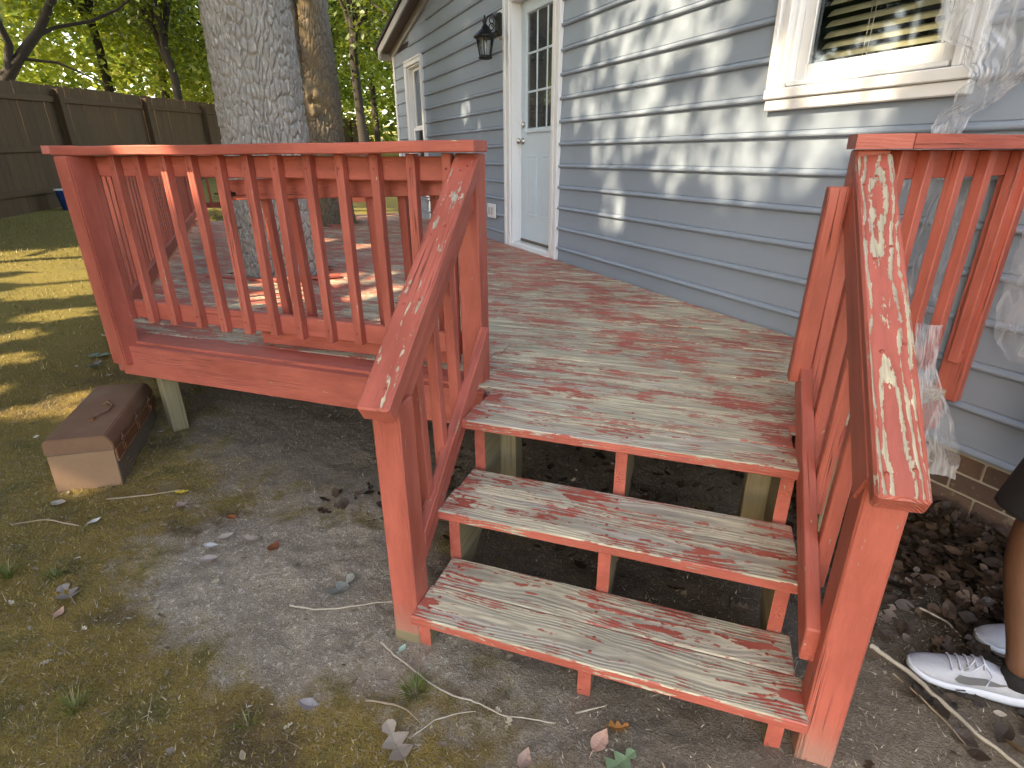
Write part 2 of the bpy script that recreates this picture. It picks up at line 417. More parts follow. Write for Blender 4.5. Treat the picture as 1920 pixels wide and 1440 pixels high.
def lathe(name, prof, mat, parent, M4, seg=16, smooth=True):
    vs = []; fs = []
    for r, z in prof:
        for k in range(seg): vs.append((r*math.cos(2*math.pi*k/seg), r*math.sin(2*math.pi*k/seg), z))
    for i in range(len(prof)-1):
        for k in range(seg): fs.append([i*seg+k, i*seg+(k+1) % seg, (i+1)*seg+(k+1) % seg, (i+1)*seg+k])
    fs.append(list(range(seg))[::-1]); fs.append([(len(prof)-1)*seg+k for k in range(seg)])
    return obj(name, mesh(name, vs, fs, M[mat], smooth), parent, M4)
def boxes(name, L, mat, parent, M4=None, c=.0015):
    """several boxes (x0,x1,y0,y1,z0,z1) as one mesh"""
    vs = []; fs = []
    for x0, x1, y0, y1, z0, z1 in L:
        bm = chbox(x1-x0, y1-y0, z1-z0, min(c, .3*min(x1-x0, y1-y0, z1-z0))); o = len(vs)
        cx, cy, cz = (x0+x1)/2, (y0+y1)/2, (z0+z1)/2
        bm.verts.index_update()
        vs += [(v.co.x+cx, v.co.y+cy, v.co.z+cz) for v in bm.verts]; fs += [[v.index+o for v in f.verts] for f in bm.faces]; bm.free()
    return obj(name, mesh(name, vs, fs, M[mat]), parent, M4)
def T(x, y, z): return Matrix.Translation((x, y, z))

def gz(x, y):
    s = -.85*x+.5*y-1.6
    return np.where(s > 0, .07*s*s/(np.maximum(s, 0)+.8), 0.)
def G(x, y): return float(gz(np.float64(x), np.float64(y)))

# ================================================================== SETTING
def ground():
    def axis(lo, f0, f1, hi, st):
        out = list(np.arange(f0, f1, st)); d = st; x = f0
        left = []
        while x > lo: d *= 1.14; x -= d; left.append(x)
        d = st; x = out[-1]; right = []
        while x < hi: d *= 1.14; x += d; right.append(x)
        return np.array(left[::-1]+out+right)
    xs = axis(-70, -3.6, 1.7, 60, .016); ys = axis(-40, .25, 3.2, 90, .016)
    X, Y = np.meshgrid(xs, ys, indexing='ij'); Z = gz(X, Y)
    near = np.exp(-((X+1)/3.2)**2-((Y-1.6)/2.6)**2)
    def vn(fx, seed):  # cheap value noise
        r = np.random.default_rng(seed); gdim = 256; tab = r.random((gdim, gdim))
        u = X*fx+100; v = Y*fx+100; i = np.floor(u).astype(int); j = np.floor(v).astype(int); a = u-i; b = v-j
        a = a*a*(3-2*a); b = b*b*(3-2*b); t = lambda p, q: tab[p % gdim, q % gdim]
        return (t(i, j)*(1-a)+t(i+1, j)*a)*(1-b)+(t(i, j+1)*(1-a)+t(i+1, j+1)*a)*b-.5
    Z = Z+near*(vn(3, 1)*.03+vn(9, 2)*.016+vn(22, 3)*.011+vn(45, 5)*.007)+(1-near)*vn(1.2, 4)*.05-.008
    vs = np.stack([X.ravel(), Y.ravel(), Z.ravel()], 1); nx, ny = X.shape
    i = np.arange(nx-1)[:, None]*ny+np.arange(ny-1)[None]; q = np.stack([i, i+ny, i+ny+1, i+1], -1).reshape(-1, 4)
    o = obj('ground', npmesh('ground', vs, q, M['ground'], smooth=True)); o['kind'] = 'structure'
    o['label'] = 'mossy yard ground with bare grey dirt beside the stairs'
ground()

# ================================================================== HOUSE
WD = V((-.68888, .72487, 0)); WN = V((.72487, .68888, 0)); DW = 2.53
HM = Matrix(((-WD.x, WN.x, 0, WN.x*DW), (-WD.y, WN.y, 0, WN.y*DW), (0, 0, 1, 0), (0, 0, 0, 1)))   # local x = -along, y into the house
house = empty('house', HM, 'house with slate grey lap siding, white door and brick foundation', 'house')
def hobj(name, vs, fs, mat, parent=None, smooth=False): return obj(name, mesh(name, vs, fs, M[mat], smooth), parent or house, HM)
def hbox(name, L, mat, parent=None, c=.0015): return boxes(name, L, mat, parent or house, HM, c)
XL, XR = -10.05, 4.0
def rake(x): return 2.996+.1927*(9.827+x) if x < -2.6 else 2.996+.1927*(9.827-2.6)-.1927*(x+2.6)
openings = [(-5.66, -4.53, .45, 2.95), (-9.34, -8.45, 1.05, 2.80), (-2.35, -1.40, 1.745, 3.05)]
def siding():
    E = .1735; z = .3585; k = 0
    seams = {}
    while z < 4.4:
        x = XL+.02; segs = []
        # available interval(s) under the rake
        cuts = [XL+.03]
        ints = [(XL+.03, XR)]
        if z+E > rake(XL+.03):
            xa = (z+E-2.996)/.1927-9.827; xb = -2.6-(xa+2.6); ints = [(xa, min(xb, XR))] if xa < xb else []
        for a, b, z0, z1 in openings:
            if z+E*.5 > z0 and z+E*.5 < z1:
                ints = [t for i0, i1 in ints for t in ((i0, min(i1, a+.02)), (max(i0, b-.02), i1)) if t[1]-t[0] > .03]
        # staggered butt seams between the siding strips
        out = []
        for i0, i1 in ints:
            s = [-1.35, -2.62, -3.1, -.2, -7.2, -6.6, -1.9][(k*3) % 7]
            if k == 5: s = -2.52
            if k == 3: s = -3.82
            if i0+.3 < s < i1-.3: out += [(i0, s+.012, 0), (s-.012, i1, 1)]
            else: out.append((i0, i1, 0))
        prof = [(.0015, E+.012), (.004, E*.9), (.0125, .036), (.0085, .0315), (.0115, .028), (.019, .0255), (.0250, .020), (.0272, .013), (.0252, .006), (.0185, .001), (.010, -.001), (.0, .003)]
        for i0, i1, lift in out:
            nseg = max(1, int((i1-i0)/.6)); xs = np.linspace(i0, i1, nseg+1); vs = []; fs = []
            ph = random.uniform(0, 6); am = .0012
            for x in xs:
                wv = am*math.sin(x*3.1+ph)
                for y, zz in prof: vs.append((x, -(y+lift*.0009+(wv if y > .003 else 0)), z+zz+wv*.5))
            n = len(prof)
            for i in range(nseg):
                for j in range(n-1): fs.append([i*n+j, i*n+j+1, (i+1)*n+j+1, (i+1)*n+j])
            fs.append(list(range(n))); fs.append([nseg*n+j for j in range(n)][::-1])
            o = hobj('siding_board', vs, fs, 'siding')
        z += E; k += 1
siding()
# wall core behind siding with openings, other walls, roof
core = []
xs = sorted({XL, XR, *[v for a, b, _, _ in openings for v in (a+.1, b-.1)]})
for x0, x1 in zip(xs[:-1], xs[1:]):
    xm = (x0+x1)/2; cut = [(z0+.02, z1-.02) for a, b, z0, z1 in openings if a+.1 <= xm <= b-.1]
    if cut: core += [(x0, x1, .002, .10, .36, max(.38, cut[0][0])), (x0, x1, .002, .10, cut[0][1], 3.05)]
    else: core.append((x0, x1, .002, .10, .36, 3.05))
hbox('wall_sheathing', core, 'dark')
gv = [(XL, .004, 3.0), (XR, .004, 3.0), (XR, .004, rake(XR)), (-2.6, .004, rake(-2.6)), (XL, .004, rake(XL))]
hobj('gable_wall', gv+[(x, .08, z) for x, y, z in gv], [[0, 1, 2, 3, 4], [9, 8, 7, 6, 5]]+[[i, (i+1) % 5, 5+(i+1) % 5, 5+i] for i in range(5)], 'siding')
hbox('side_wall', [(XL, XL+.1, .1, 8, .0, 3.0), (XR-.1, XR, .1, 8, 0, 3.0), (XL, XR, 7.9, 8, 0, 3.0)], 'siding')
hbox('interior_lining', [(-9.4, -8.3, .5, .55, .5, 3.0), (-5.9, -4.3, .9, .95, .4, 3.0), (-2.7, -1.0, .45, .5, 1.3, 3.2)], 'dark')
hbox('corner_trim', [(XL-.03, XL+.06, -.032, -.001, .36, 3.0), (XL-.03, XL+.0, -.001, .09, .36, 3.0)], 'white', c=.004)
def slope_board(name, xa, xb, y0, y1, dz0, dz1, mat):
    vs = [(xa, y0, rake(xa)+dz0), (xb, y0, rake(xb)+dz0), (xb, y1, rake(xb)+dz0), (xa, y1, rake(xa)+dz0), (xa, y0, rake(xa)+dz1), (xb, y0, rake(xb)+dz1), (xb, y1, rake(xb)+dz1), (xa, y1, rake(xa)+dz1)]
    return hobj(name, vs, [[3, 2, 1, 0], [4, 5, 6, 7], [0, 1, 5, 4], [1, 2, 6, 5], [2, 3, 7, 6], [3, 0, 4, 7]], mat)
for xa, xb in ((-10.2, -2.6), (-2.6, 4.3)):
    slope_board('frieze_board', xa, xb, -.036, -.002, -.01, .13, 'trimgrey')
    slope_board('rake_soffit', xa, xb, -.2, -.037, .10, .118, 'soffit')
    slope_board('rake_fascia', xa, xb, -.222, -.201, .05, .155, 'trimgrey')
    slope_board('roof_slope', xa-.12, xb, -.25, 8.2, .16, .2, 'shingle')
hbox('eave_gutter', [(-10.32, -10.2, -.2, 8.1, 2.93, 3.03)], 'trimgrey', c=.02)

def bead_casing(name, x0, x1, z0, z1, wd, parent, out=.036, bottom=True):
    """stepped brickmould casing round an opening"""
    L = []
    for o, a, b in ((out, 0, wd*.32), (out*.72, wd*.32, wd*.62), (out*.9, wd*.62, wd)):
        y0, y1 = -o, .0-.0005
        L += [(x0+a, x0+b, y0, y1, z0, z1-a), (x1-b, x1-a, y0, y1, z0, z1-a), (x0+b, x1-b, y0, y1, z1-b, z1-a)]
    return hbox(name, L, 'white', parent, .004)

# --- entry door (opening x -5.66..-4.53)
door = hbox('door', [(-5.50, -4.69, .085, .125, .665, 2.80)], 'doorwhite', c=.003)
door['label'] = 'white half-glass entry door with nine panes and two lower panels'
bead_casing('door_casing', -5.66, -4.53, .61, 2.95, .13, house, .042)
hbox('door_jamb', [(-5.53, -5.502, -.02, .12, .63, 2.83), (-4.688, -4.66, -.02, .12, .63, 2.83), (-5.50, -4.69, -.02, .12, 2.802, 2.83), (-5.515, -5.5, .06, .084, .66, 2.8)], 'white', c=.003)
hbox('door_threshold', [(-5.53, -4.66, -.05, .0, .612, .635), (-5.53, -4.66, .0, .12, .612, .655)], 'white', c=.003)
hbox('door_sweep', [(-5.49, -4.70, .072, .0845, .66, .685)], 'soffit', door)
# lite frame, muntins, panes
x0, x1, z0, z1 = -5.375, -4.715, 1.70, 2.72
hbox('lite_frame', [(x0, x0+.035, .062, .084, z0, z1), (x1-.035, x1, .062, .084, z0, z1), (x0+.035, x1-.035, .062, .084, z0, z0+.035), (x0+.035, x1-.035, .062, .084, z1-.035, z1)], 'doorwhite', door, .006)
gx = np.linspace(x0+.035, x1-.035, 4); gzs = np.linspace(z0+.035, z1-.035, 4)
for x in gx[1:-1]: hbox('muntin', [(x-.009, x+.009, .07, .0835, z0+.036, z1-.036)], 'doorwhite', door, .004)
for z in gzs[1:-1]: hbox('muntin', [(x0+.036, x1-.036, .0715, .083, z-.009, z+.009)], 'doorwhite', door, .004)
a = N('door_pane_glass')
gl = a.bsdf((.045, .055, .06), .04, None, **{'Specular IOR Level': .9})
M['doorpane'] = a.done(gl)
for i in range(3):
    for j in range(3): hbox('door_pane', [(gx[i]+.010, gx[i+1]-.010, .0765, .0845, gzs[j]+.010, gzs[j+1]-.010)], 'doorpane', door, .0005)
for xa, xb in ((-5.36, -5.14), (-5.04, -4.82)):
    za, zb = .93, 1.50
    hbox('door_panel', [(xa, xb, .0795, .0845, za, zb), (xa+.0, xa+.014, .074, .079, za, zb), (xb-.014, xb, .074, .079, za, zb), (xa+.014, xb-.014, .074, .079, za, za+.014), (xa+.014, xb-.014, .074, .079, zb-.014, zb), (xa+.035, xb-.035, .073, .079, za+.035, zb-.035)], 'doorwhite', door, .003)
def lathe_y(name, prof, mat, parent, x, y, z, seg=16):
    return lathe(name, prof, mat, parent, HM @ T(x, y, z) @ Matrix.Rotation(math.radians(90), 4, 'X'), seg)
lathe_y('door_knob', [(.032, 0), (.032, .006), (.014, .012), (.012, .03), (.02, .036), (.028, .046), (.029, .056), (.022, .066), (.008, .069)], 'nickel', door, -5.455, .084, 1.63)
lathe_y('deadbolt', [(.028, 0), (.028, .012), (.022, .018), (.01, .02)], 'nickel', door, -5.44, .084, 1.775)

# --- windows
def window(x0, x1, z0, z1, label, blinds, full=True):
    cs = bead_casing('window_casing', x0, x1, z0+.10, z1, .085, house, .05)
    fr = hbox('window', [(x0+.085, x0+.105, -.012, .09, z0+.12, z1-.085), (x1-.105, x1-.085, -.012, .09, z0+.12, z1-.085), (x0+.105, x1-.105, -.012, .09, z1-.105, z1-.085),
                         (x0+.105, x1-.105, -.03, .09, z0+.105, z0+.125)], 'white', c=.004)
    fr['label'] = label
    hbox('window_sill', [(x0-.0, x1+.0, -.058, .0, z0+.052, z0+.098), (x0+.004, x1-.004, -.044, .0, z0, z0+.05)], 'white', fr, .005)
    a0, a1, b0, b1 = x0+.107, x1-.107, z0+.127, z1-.107
    zm = (b0+b1)/2
    for nm, c0, c1, yy in (('lower_sash', b0, zm+.02, .02), ('upper_sash', zm-.02, b1, .055)):
        hbox(nm, [(a0, a0+.06, yy, yy+.03, c0, c1), (a1-.06, a1, yy, yy+.03, c0, c1), (a0+.06, a1-.06, yy, yy+.03, c0, c0+.068), (a0+.06, a1-.06, yy, yy+.03, c1-.04, c1),
                  (a0+.06, a0+.07, yy-.006, yy, c0+.068, c1-.04), (a1-.07, a1-.06, yy-.006, yy, c0+.068, c1-.04)], 'white', fr, .004)
        hbox('pane', [(a0+.055, a1-.055, yy+.012, yy+.016, c0+.06, c1-.035)], 'glass', fr, .0005)
    if blinds:
        z = b0+.02; k = 0
        while z < b1-.02:
            t = math.radians(38); d = .026
            vs = []
            for x in (a0+.05, a1-.05):
                for s, bow in ((-1, 0), (0, .004), (1, 0)):
                    vs.append((x, .135+s*d*math.cos(t)-bow*.4, z+s*d*math.sin(t)*1.0+bow))
            vs += [(x, y+.0006, z_-.0018) for x, y, z_ in vs]
            hobj('blind_slat', vs, [[0, 3, 4, 1], [1, 4, 5, 2], [6, 7, 10, 9], [7, 8, 11, 10], [0, 1, 7, 6], [1, 2, 8, 7], [3, 9, 10, 4], [4, 10, 11, 5], [0, 6, 9, 3], [2, 5, 11, 8]], 'slat', fr)
            z += .0445; k += 1
        for xx in (a0+.28, a0+.30): tubes('blind_cord', [([(xx, .1, b0+.03), (xx+.01, .1, b1)], .0015)], 'cord', fr, HM, 5)
    return fr
window(-2.35, -1.40, 1.70, 3.05, 'white vinyl window with open olive blinds above the right railing', True)
window(-9.34, -8.45, .93, 2.80, 'narrow looking white window at the far end of the siding wall', False)
# dark room surfaces behind the glass hide the far side of the house
# --- outlet cover
oc = hbox('outlet_cover', [(-6.13, -5.92, -.045, -.02, .85, 1.0)], 'white', c=.006)
hbox('cover_slot', [(-6.085, -6.04, -.052, -.0455, .885, .965), (-6.01, -5.965, -.052, -.0455, .885, .965)], 'trimgrey', oc, .003)
# --- brick foundation
hbox('foundation_mortar', [(XL, XR, .012, .2, -.3, .352)], 'mortar')
BH, BL = .0745, .2
hbm = {}
def brick_mesh(L):
    key = round(L, 3)
    if key not in hbm:
        bm = chbox(L, .05, BH, .004); me = bpy.data.meshes.new('brick'); bm.to_mesh(me); bm.free(); me.materials.append(M['brick']); hbm[key] = me
    return hbm[key]
for r in range(5):
    zc = .343-.0845*r-.045
    x = -3.4+(.105 if r % 2 else 0)
    while x < 1.6:
        obj('brick', brick_mesh(BL), house, HM @ T(x+random.uniform(-.002, .002), .03+random.uniform(-.002, .002), zc)); x += .2105

# ================================================================== DECK
deck = empty('wooden_deck', (-1, 2.2, 0), 'red painted wooden deck with peeling boards, railings and three open steps', 'deck')
DZ = .61
left_pt = V((-2.90, 1.99, 0)); WL = V((WD.x, WD.y, 0))
def clip_x(y):
    """x interval of the deck at depth y"""
    t = (y-left_pt.y)/WL.y; xl = left_pt.x+WL.x*t
    xr = min((WL.y*y-1.16)/.68888, (DW-.028-WN.y*y)/WN.x)
    return xl, xr
# far edge: parallel to x at y=8.75
trees_hole = [(-3.35, 3.83, .36), (-5.22, 7.08, .40)]
def deck_boards():
    y = 1.985; pitch = .1445; bw = .138; k = 0
    while y < 10.4:
        y0, y1 = y, y+bw
        l0, r0 = clip_x(y0); l1, r1 = clip_x(y1)
        # far edge of the deck runs square to the wall
        def far(yv): # perpendicular to WD at along 9.6 from left side
            return None
        tmax = 9.75
        def xmin(yv, xl):
            # P.WD <= tmax  ->  x >= (tmax - WD.y*y)/WD.x  (WD.x negative)
            return max(xl, (tmax-WL.y*yv)/WL.x)
        l0 = xmin(y0, l0); l1 = xmin(y1, l1)
        if r0-l0 < .06 or r1-l1 < .06: y += pitch; k += 1; continue
        spans = [((l0, l1), (r0, r1))] if k else [((l0, l1), (-.862, -.862)), ((-.858, -.858), (r0, r1))]
        ym = (y0+y1)/2
        for cx, cy, r in trees_hole:
            if abs(ym-cy) < r+.02:
                new = []
                for (a0, a1), (b0, b1) in spans:
                    ch = (r+.02)*1.0; dx = ch if abs(ym-cy) < r*.55 else ch*.72
                    if min(a0, a1) < cx < max(b0, b1):
                        new += [((a0, a1), (cx-dx, cx-dx)), ((cx+dx, cx+dx), (b0, b1))]
                    else: new.append(((a0, a1), (b0, b1)))
                spans = new
        for (a0, a1), (b0, b1) in spans:
            if b0-a0 < .05 and b1-a1 < .05: continue
            segs = [((a0, a1), (b0, b1))]
            L = min(b0, b1)-max(a0, a1)
            if L > 3.6:
                s = a0+L*random.choice((.42, .5, .58)); segs = [((a0, a1), (s-.0015,)*2), ((s+.0015,)*2, (b0, b1))]
            for (c0, c1), (d0, d1) in segs:
                cx = (c0+c1+d0+d1)/4; dz = random.uniform(-.0012, .0012); tl = random.uniform(-.002, .002)
                ch = .003; th = .036
                P = [(c0-cx, -bw/2), (d0-cx, -bw/2), (d1-cx, bw/2), (c1-cx, bw/2)]
                Q = [(c0-cx+ch, -bw/2+ch), (d0-cx-ch, -bw/2+ch), (d1-cx-ch, bw/2-ch), (c1-cx+ch, bw/2-ch)]
                vs = [(x, yy, -th) for x, yy in P]+[(x, yy, -ch) for x, yy in P]+[(x, yy, 0) for x, yy in Q]
                fs = [[3, 2, 1, 0], [8, 9, 10, 11]]+[[i, (i+1) % 4, 4+(i+1) % 4, 4+i] for i in range(4)]+[[4+i, 4+(i+1) % 4, 8+(i+1) % 4, 8+i] for i in range(4)]
                obj('deck_board', mesh('deck_board', vs, fs, M['capflat' if k == 0 and cx < -.9 else 'deck']), deck, T(cx, ym, DZ+dz) @ Matrix.Rotation(tl, 4, 'X'))
        y += pitch; k += 1
deck_boards()
# rims and joists under the boards
beam('rim_joist', (-2.86, 1.962, .515), (-.80, 1.962, .515), .036, .165, 'rail', deck)
beam('rim_joist', (-.795, 2.03, .49), (.37, 2.03, .49), .036, .165, 'bare', deck)
def along_left(t, off=0.): p = left_pt+WL*t-WN*off; return p
a0, b0 = along_left(.02, .02), along_left(7.75, .02)
beam('rim_joist', (a0.x, a0.y, .505), (b0.x, b0.y, .505), .036, .16, 'rail', deck)
def wp(wn, s, z): p = WN*wn+WD*s; return (p.x, p.y, z)
beam('rim_joist', wp(1.74, 1.19, .5), wp(2.50, 1.19, .5), .036, .15, 'rail', deck)
for yy in (2.55, 3.1, 3.7, 4.4):
    l, r = clip_x(yy); beam('floor_joist', (l+.1, yy, .5), (r-.05, yy, .5), .036, .14, 'bare', deck)
# bare support posts
def vpost(name, x, y, z0, z1, s, mat, label=None, rot=0., lean=(0, 0)):
    o = beam(name, (x, y, z0), (x+lean[0], y+lean[1], z1), s, s, mat, deck, up=(math.sin(rot), math.cos(rot), 0), c=.004)
    if label: o['label'] = label
    return o
vpost('support_post', -2.73, 2.07, .0, .46, .082, 'bare', 'bare timber post under the left corner', .4)
vpost('support_post', -.685, 1.93, -.05, .57, .088, 'bare')
vpost('support_post', .275, 1.93, -.05, .57, .088, 'bare')
vpost('support_post', .62, 2.3, -.05, .45, .088, 'bare')
for p in ((-1.7, 3.6), (-.3, 3.6), (-3.4, 4.9), (-5.0, 6.2)): vpost('support_post', p[0], p[1], 0, .45, .088, 'bare')

# --- front left railing
FY = 2.0
def corner_post():
    # notched 4x4: full above the rim, thinner in front of it below
    x0, x1 = -2.868, -2.775; yf = 1.903
    prof = [(yf, .505), (yf+.085, .48), (yf+.088, .60), (yf+.105, .605), (yf+.105, 1.508), (yf, 1.508)]
    n = len(prof); c = .005
    vs = [(0-(x1-x0)/2, y-yf-.05, z-1) for y, z in prof]+[((x1-x0)/2, y-yf-.05, z-1) for y, z in prof]
    # rotate local frame so X (grain) is vertical
    Mx = Matrix(((0, 0, 1, 0), (0, 1, 0, 0), (-1, 0, 0, 0), (0, 0, 0, 1)))
    vs2 = [(z, y, -x) for x, y, z in vs]
    fs = [list(range(n)), list(range(n, 2*n))[::-1]]+[[i, n+i, n+(i+1) % n, (i+1) % n] for i in range(n)]
    bm = bmesh.new(); bv = [bm.verts.new(v) for v in vs2]
    for f in fs: bm.faces.new([bv[i] for i in f])
    bmesh.ops.recalc_face_normals(bm, faces=bm.faces[:])
    bmesh.ops.bevel(bm, geom=bm.edges[:], offset=.006, segments=2, affect='EDGES')
    me = bpy.data.meshes.new('railing_post'); bm.to_mesh(me); bm.free(); me.materials.append(M['rail'])
    M4 = Matrix(((0, 0, -1, (x0+x1)/2), (0, 1, 0, yf+.05), (1, 0, 0, 1.0), (0, 0, 0, 1)))
    o = obj('railing_post', me, deck, M4); o['label'] = 'left front corner post with notched foot'
corner_post()
# upper stair posts at the deck edge
beam('railing_post', (-.873, 2.055, .42), (-.873, 2.055, 1.508), .089, .089, 'rail', deck, up=(0, 1, 0), c=.005)
def screw(p, nrm, par=None):
    k = 'screw_head'
    if k not in CACHE:
        vs = []; fs = []
        for r, z in ((.0055, 0), (.005, .0016), (.0, .0022)):
            for q in range(8): vs.append((r*math.cos(q*math.pi/4), r*math.sin(q*math.pi/4), z))
        for i in range(2):
            for q in range(8): fs.append([i*8+q, i*8+(q+1) % 8, (i+1)*8+(q+1) % 8, (i+1)*8+q])
        CACHE[k] = mesh(k, vs, fs, M['screw'], True)
    obj('screw_head', CACHE[k], par or deck, T(*p) @ V(nrm).to_track_quat('Z', 'Y').to_matrix().to_4x4())
# cap board of the left front railing (slightly bowed)
def bowed(name, p0, p1, w, h, mat, bow, parent=deck, n=14, axis=2):
    L = (V(p1)-V(p0)).length; bm = chbox(L, w, h, .004)
    bmesh.ops.subdivide_edges(bm, edges=[e for e in bm.edges if abs(e.verts[0].co.x-e.verts[1].co.x) > L*.5], cuts=n)
    for v in bm.verts: v.co.z += bow*(1-(2*v.co.x/L)**2)+.0012*math.sin(v.co.x*9)
    me = bpy.data.meshes.new(name); bm.to_mesh(me); bm.free(); me.materials.append(M[mat])
    return obj(name, me, parent, frame(p0, p1))
bowed('railing_cap', (-2.915, 1.995, 1.531), (-.80, 1.985, 1.531), .13, .039, 'capflat', -.003)
bowed('top_rail', (-2.80, 2.055, 1.462), (-.92, 2.055, 1.452), .036, .088, 'rail', .003)
bowed('bottom_rail', (-2.80, 2.055, .772), (-.92, 2.055, .764), .036, .088, 'rail', .0)
for x in (-2.817, -2.656, -2.505, -2.347, -2.195, -2.043, -1.891, -1.742, -1.584, -1.431, -1.272, -1.113, -.965):
    j = random.uniform(-.004, .004); xx = x+.019
    beam('baluster', (xx+j, 2.017+random.uniform(-.002, .002), .722+random.uniform(-.012, .006)), (xx-j*.3, 2.017, 1.508), .037, .037, 'rail', deck, up=(0, 1, 0), c=.0025)
    screw((xx+j, 1.998, .775), (0, -1, 0)); screw((xx, 1.998, 1.455), (0, -1, 0))
# --- left side railing running back parallel to the house
def lp(t, off, z): p = along_left(t, off); return (p.x, p.y, z)
beam('railing_cap', lp(.02, .03, 1.535), lp(7.7, .03, 1.535), .13, .038, 'capflat', deck)
beam('top_rail', lp(.12, -.04, 1.455), lp(7.6, -.04, 1.455), .036, .088, 'rail', deck)
beam('bottom_rail', lp(.12, -.04, .745), lp(7.6, -.04, .745), .036, .088, 'rail', deck)
t = .22
while t < 7.5:
    if abs((t % 1.9)-.05) < .07: t += .1
    p = along_left(t, .0)
    beam('baluster', (p.x, p.y, .70), (p.x, p.y, 1.505), .037, .037, 'rail', deck, up=(WN.x, WN.y, 0), c=.0025); t += .1495
for t in (1.95, 3.85, 5.75, 7.68):
    p = along_left(t, .0); beam('railing_post', (p.x, p.y, .45), (p.x, p.y, 1.51), .089, .089, 'rail', deck, up=(WN.x, WN.y, 0), c=.005)
# --- far railing, square to the house
f0 = along_left(7.72, .0); f1 = V((WN.x*(DW-.15), WN.y*(DW-.15), 0))+WL*(f0.dot(WL))
fd = (f1-f0).normalized(); FL = (f1-f0).length
beam('railing_cap', (f0.x, f0.y, 1.53), (f1.x, f1.y, 1.53), .13, .038, 'capflat', deck)
beam('top_rail', (f0.x, f0.y, 1.45), (f1.x, f1.y, 1.45), .036, .088, 'rail', deck)
beam('bottom_rail', (f0.x, f0.y, .745), (f1.x, f1.y, .745), .036, .088, 'rail', deck)
t = .2
while t < 1.5:
    p = f0+fd*t-WL*.037; beam('baluster', (p.x, p.y, .70), (p.x, p.y, 1.5), .037, .037, 'rail', deck, up=(WN.x, WN.y, 0)); t += .1495
beam('railing_post', (f1.x, f1.y, .5), (f1.x, f1.y, 1.51), .089, .089, 'rail', deck, up=(WN.x, WN.y, 0))
beam('railing_post', ((f0+fd*1.55).x, (f0+fd*1.55).y, .5), ((f0+fd*1.55).x, (f0+fd*1.55).y, 1.51), .089, .089, 'rail', deck, up=(WN.x, WN.y, 0))
# collar boards framing the hole round the big oak
cx, cy, r = trees_hole[0]
beam('hole_trim', (cx-.42, cy-.40, .618), (cx+.36, cy-.40, .618), .06, .014, 'capflat', deck)
beam('hole_trim', (cx+.24, cy-.42, .630), (cx+.62, cy-.12, .630), .085, .02, 'capflat', deck)
beam('hole_trim', (-5.0, 6.68, .62), (-4.66, 6.80, .62), .06, .016, 'capflat', deck)

# --- stairs
S0, S1 = -.745, .372
TZ = [(1.164, .164), (1.406, .394)]
def tread_board(y0, y1, z, xa, xb, dz=0.):
    beam('tread', (xa, (y0+y1)/2, z-.018+dz), (xb, (y0+y1)/2, z-.018+dz), y1-y0, .036, 'tread', deck, c=.004, roll=random.uniform(-.006, .006))
tread_board(1.160, 1.308, .164, -.745, .388); tread_board(1.311, 1.458, .164, -.737, .372)
tread_board(1.404, 1.550, .394, -.757, .366); tread_board(1.553, 1.692, .394, -.748, .362)
tread_board(1.660, 1.811, .612, -.772, .352); tread_board(1.814, 1.980, .612, -.765, .345)
for y0, z in ((1.160, .1655), (1.404, .3955), (1.66, .6135)):
    for xx in (-.70, -.19, .31):
        for yy in (.045, .10, .2, .25): screw((xx+random.uniform(-.012, .012), y0+yy, z), (0, 0, 1))
def stringer(xc, mat_front='stringer'):
    P = [(1.985, .57), (1.715, .57), (1.715, .358), (1.462, .358), (1.462, .128), (1.205, .128), (1.205, -.04), (1.40, -.04), (1.985, .36)]
    n = len(P); vs = [(x, y, z) for x in (-.02, .02) for y, z in P]
    fs = [list(range(n)), list(range(n, 2*n))[::-1]]+[[i, n+i, n+(i+1) % n, (i+1) % n] for i in range(n)]
    bm = bmesh.new(); bv = [bm.verts.new((y-1.6, x, z)) for x, y, z in vs]
    for f in fs: bm.faces.new([bv[i] for i in f])
    bmesh.ops.recalc_face_normals(bm, faces=bm.faces[:])
    me = bpy.data.meshes.new('stringer'); bm.to_mesh(me); bm.free(); me.materials.append(M['stringer']); me.materials.append(M['bare'])
    for p in me.polygons: p.material_index = 1 if abs(p.normal.y) > .7 else 0
    obj('stringer', me, deck, Matrix(((0, 1, 0, xc), (1, 0, 0, 1.6), (0, 0, 1, 0), (0, 0, 0, 1))))
for xc in (-.725, -.195, .328): stringer(xc)
# newel posts
beam('newel_post', (-.790, 1.245, -.02), (-.790, 1.243, .868), .089, .089, 'rail', deck, up=(0, 1, 0), c=.005)
beam('newel_post', (.428, 1.235, -.04), (.418, 1.228, .868), .089, .089, 'rail', deck, up=(0, 1, 0), c=.005)
beam('railing_post', (.425, 2.045, .40), (.425, 2.045, 1.51), .089, .089, 'rail', deck, up=(0, 1, 0), c=.005, label='right post at the head of the stairs')
# bare foot of left newel
boxes('post_foot', [(-.836, -.744, 1.1995, 1.291, -.03, .045)], 'bare', deck, c=.004)
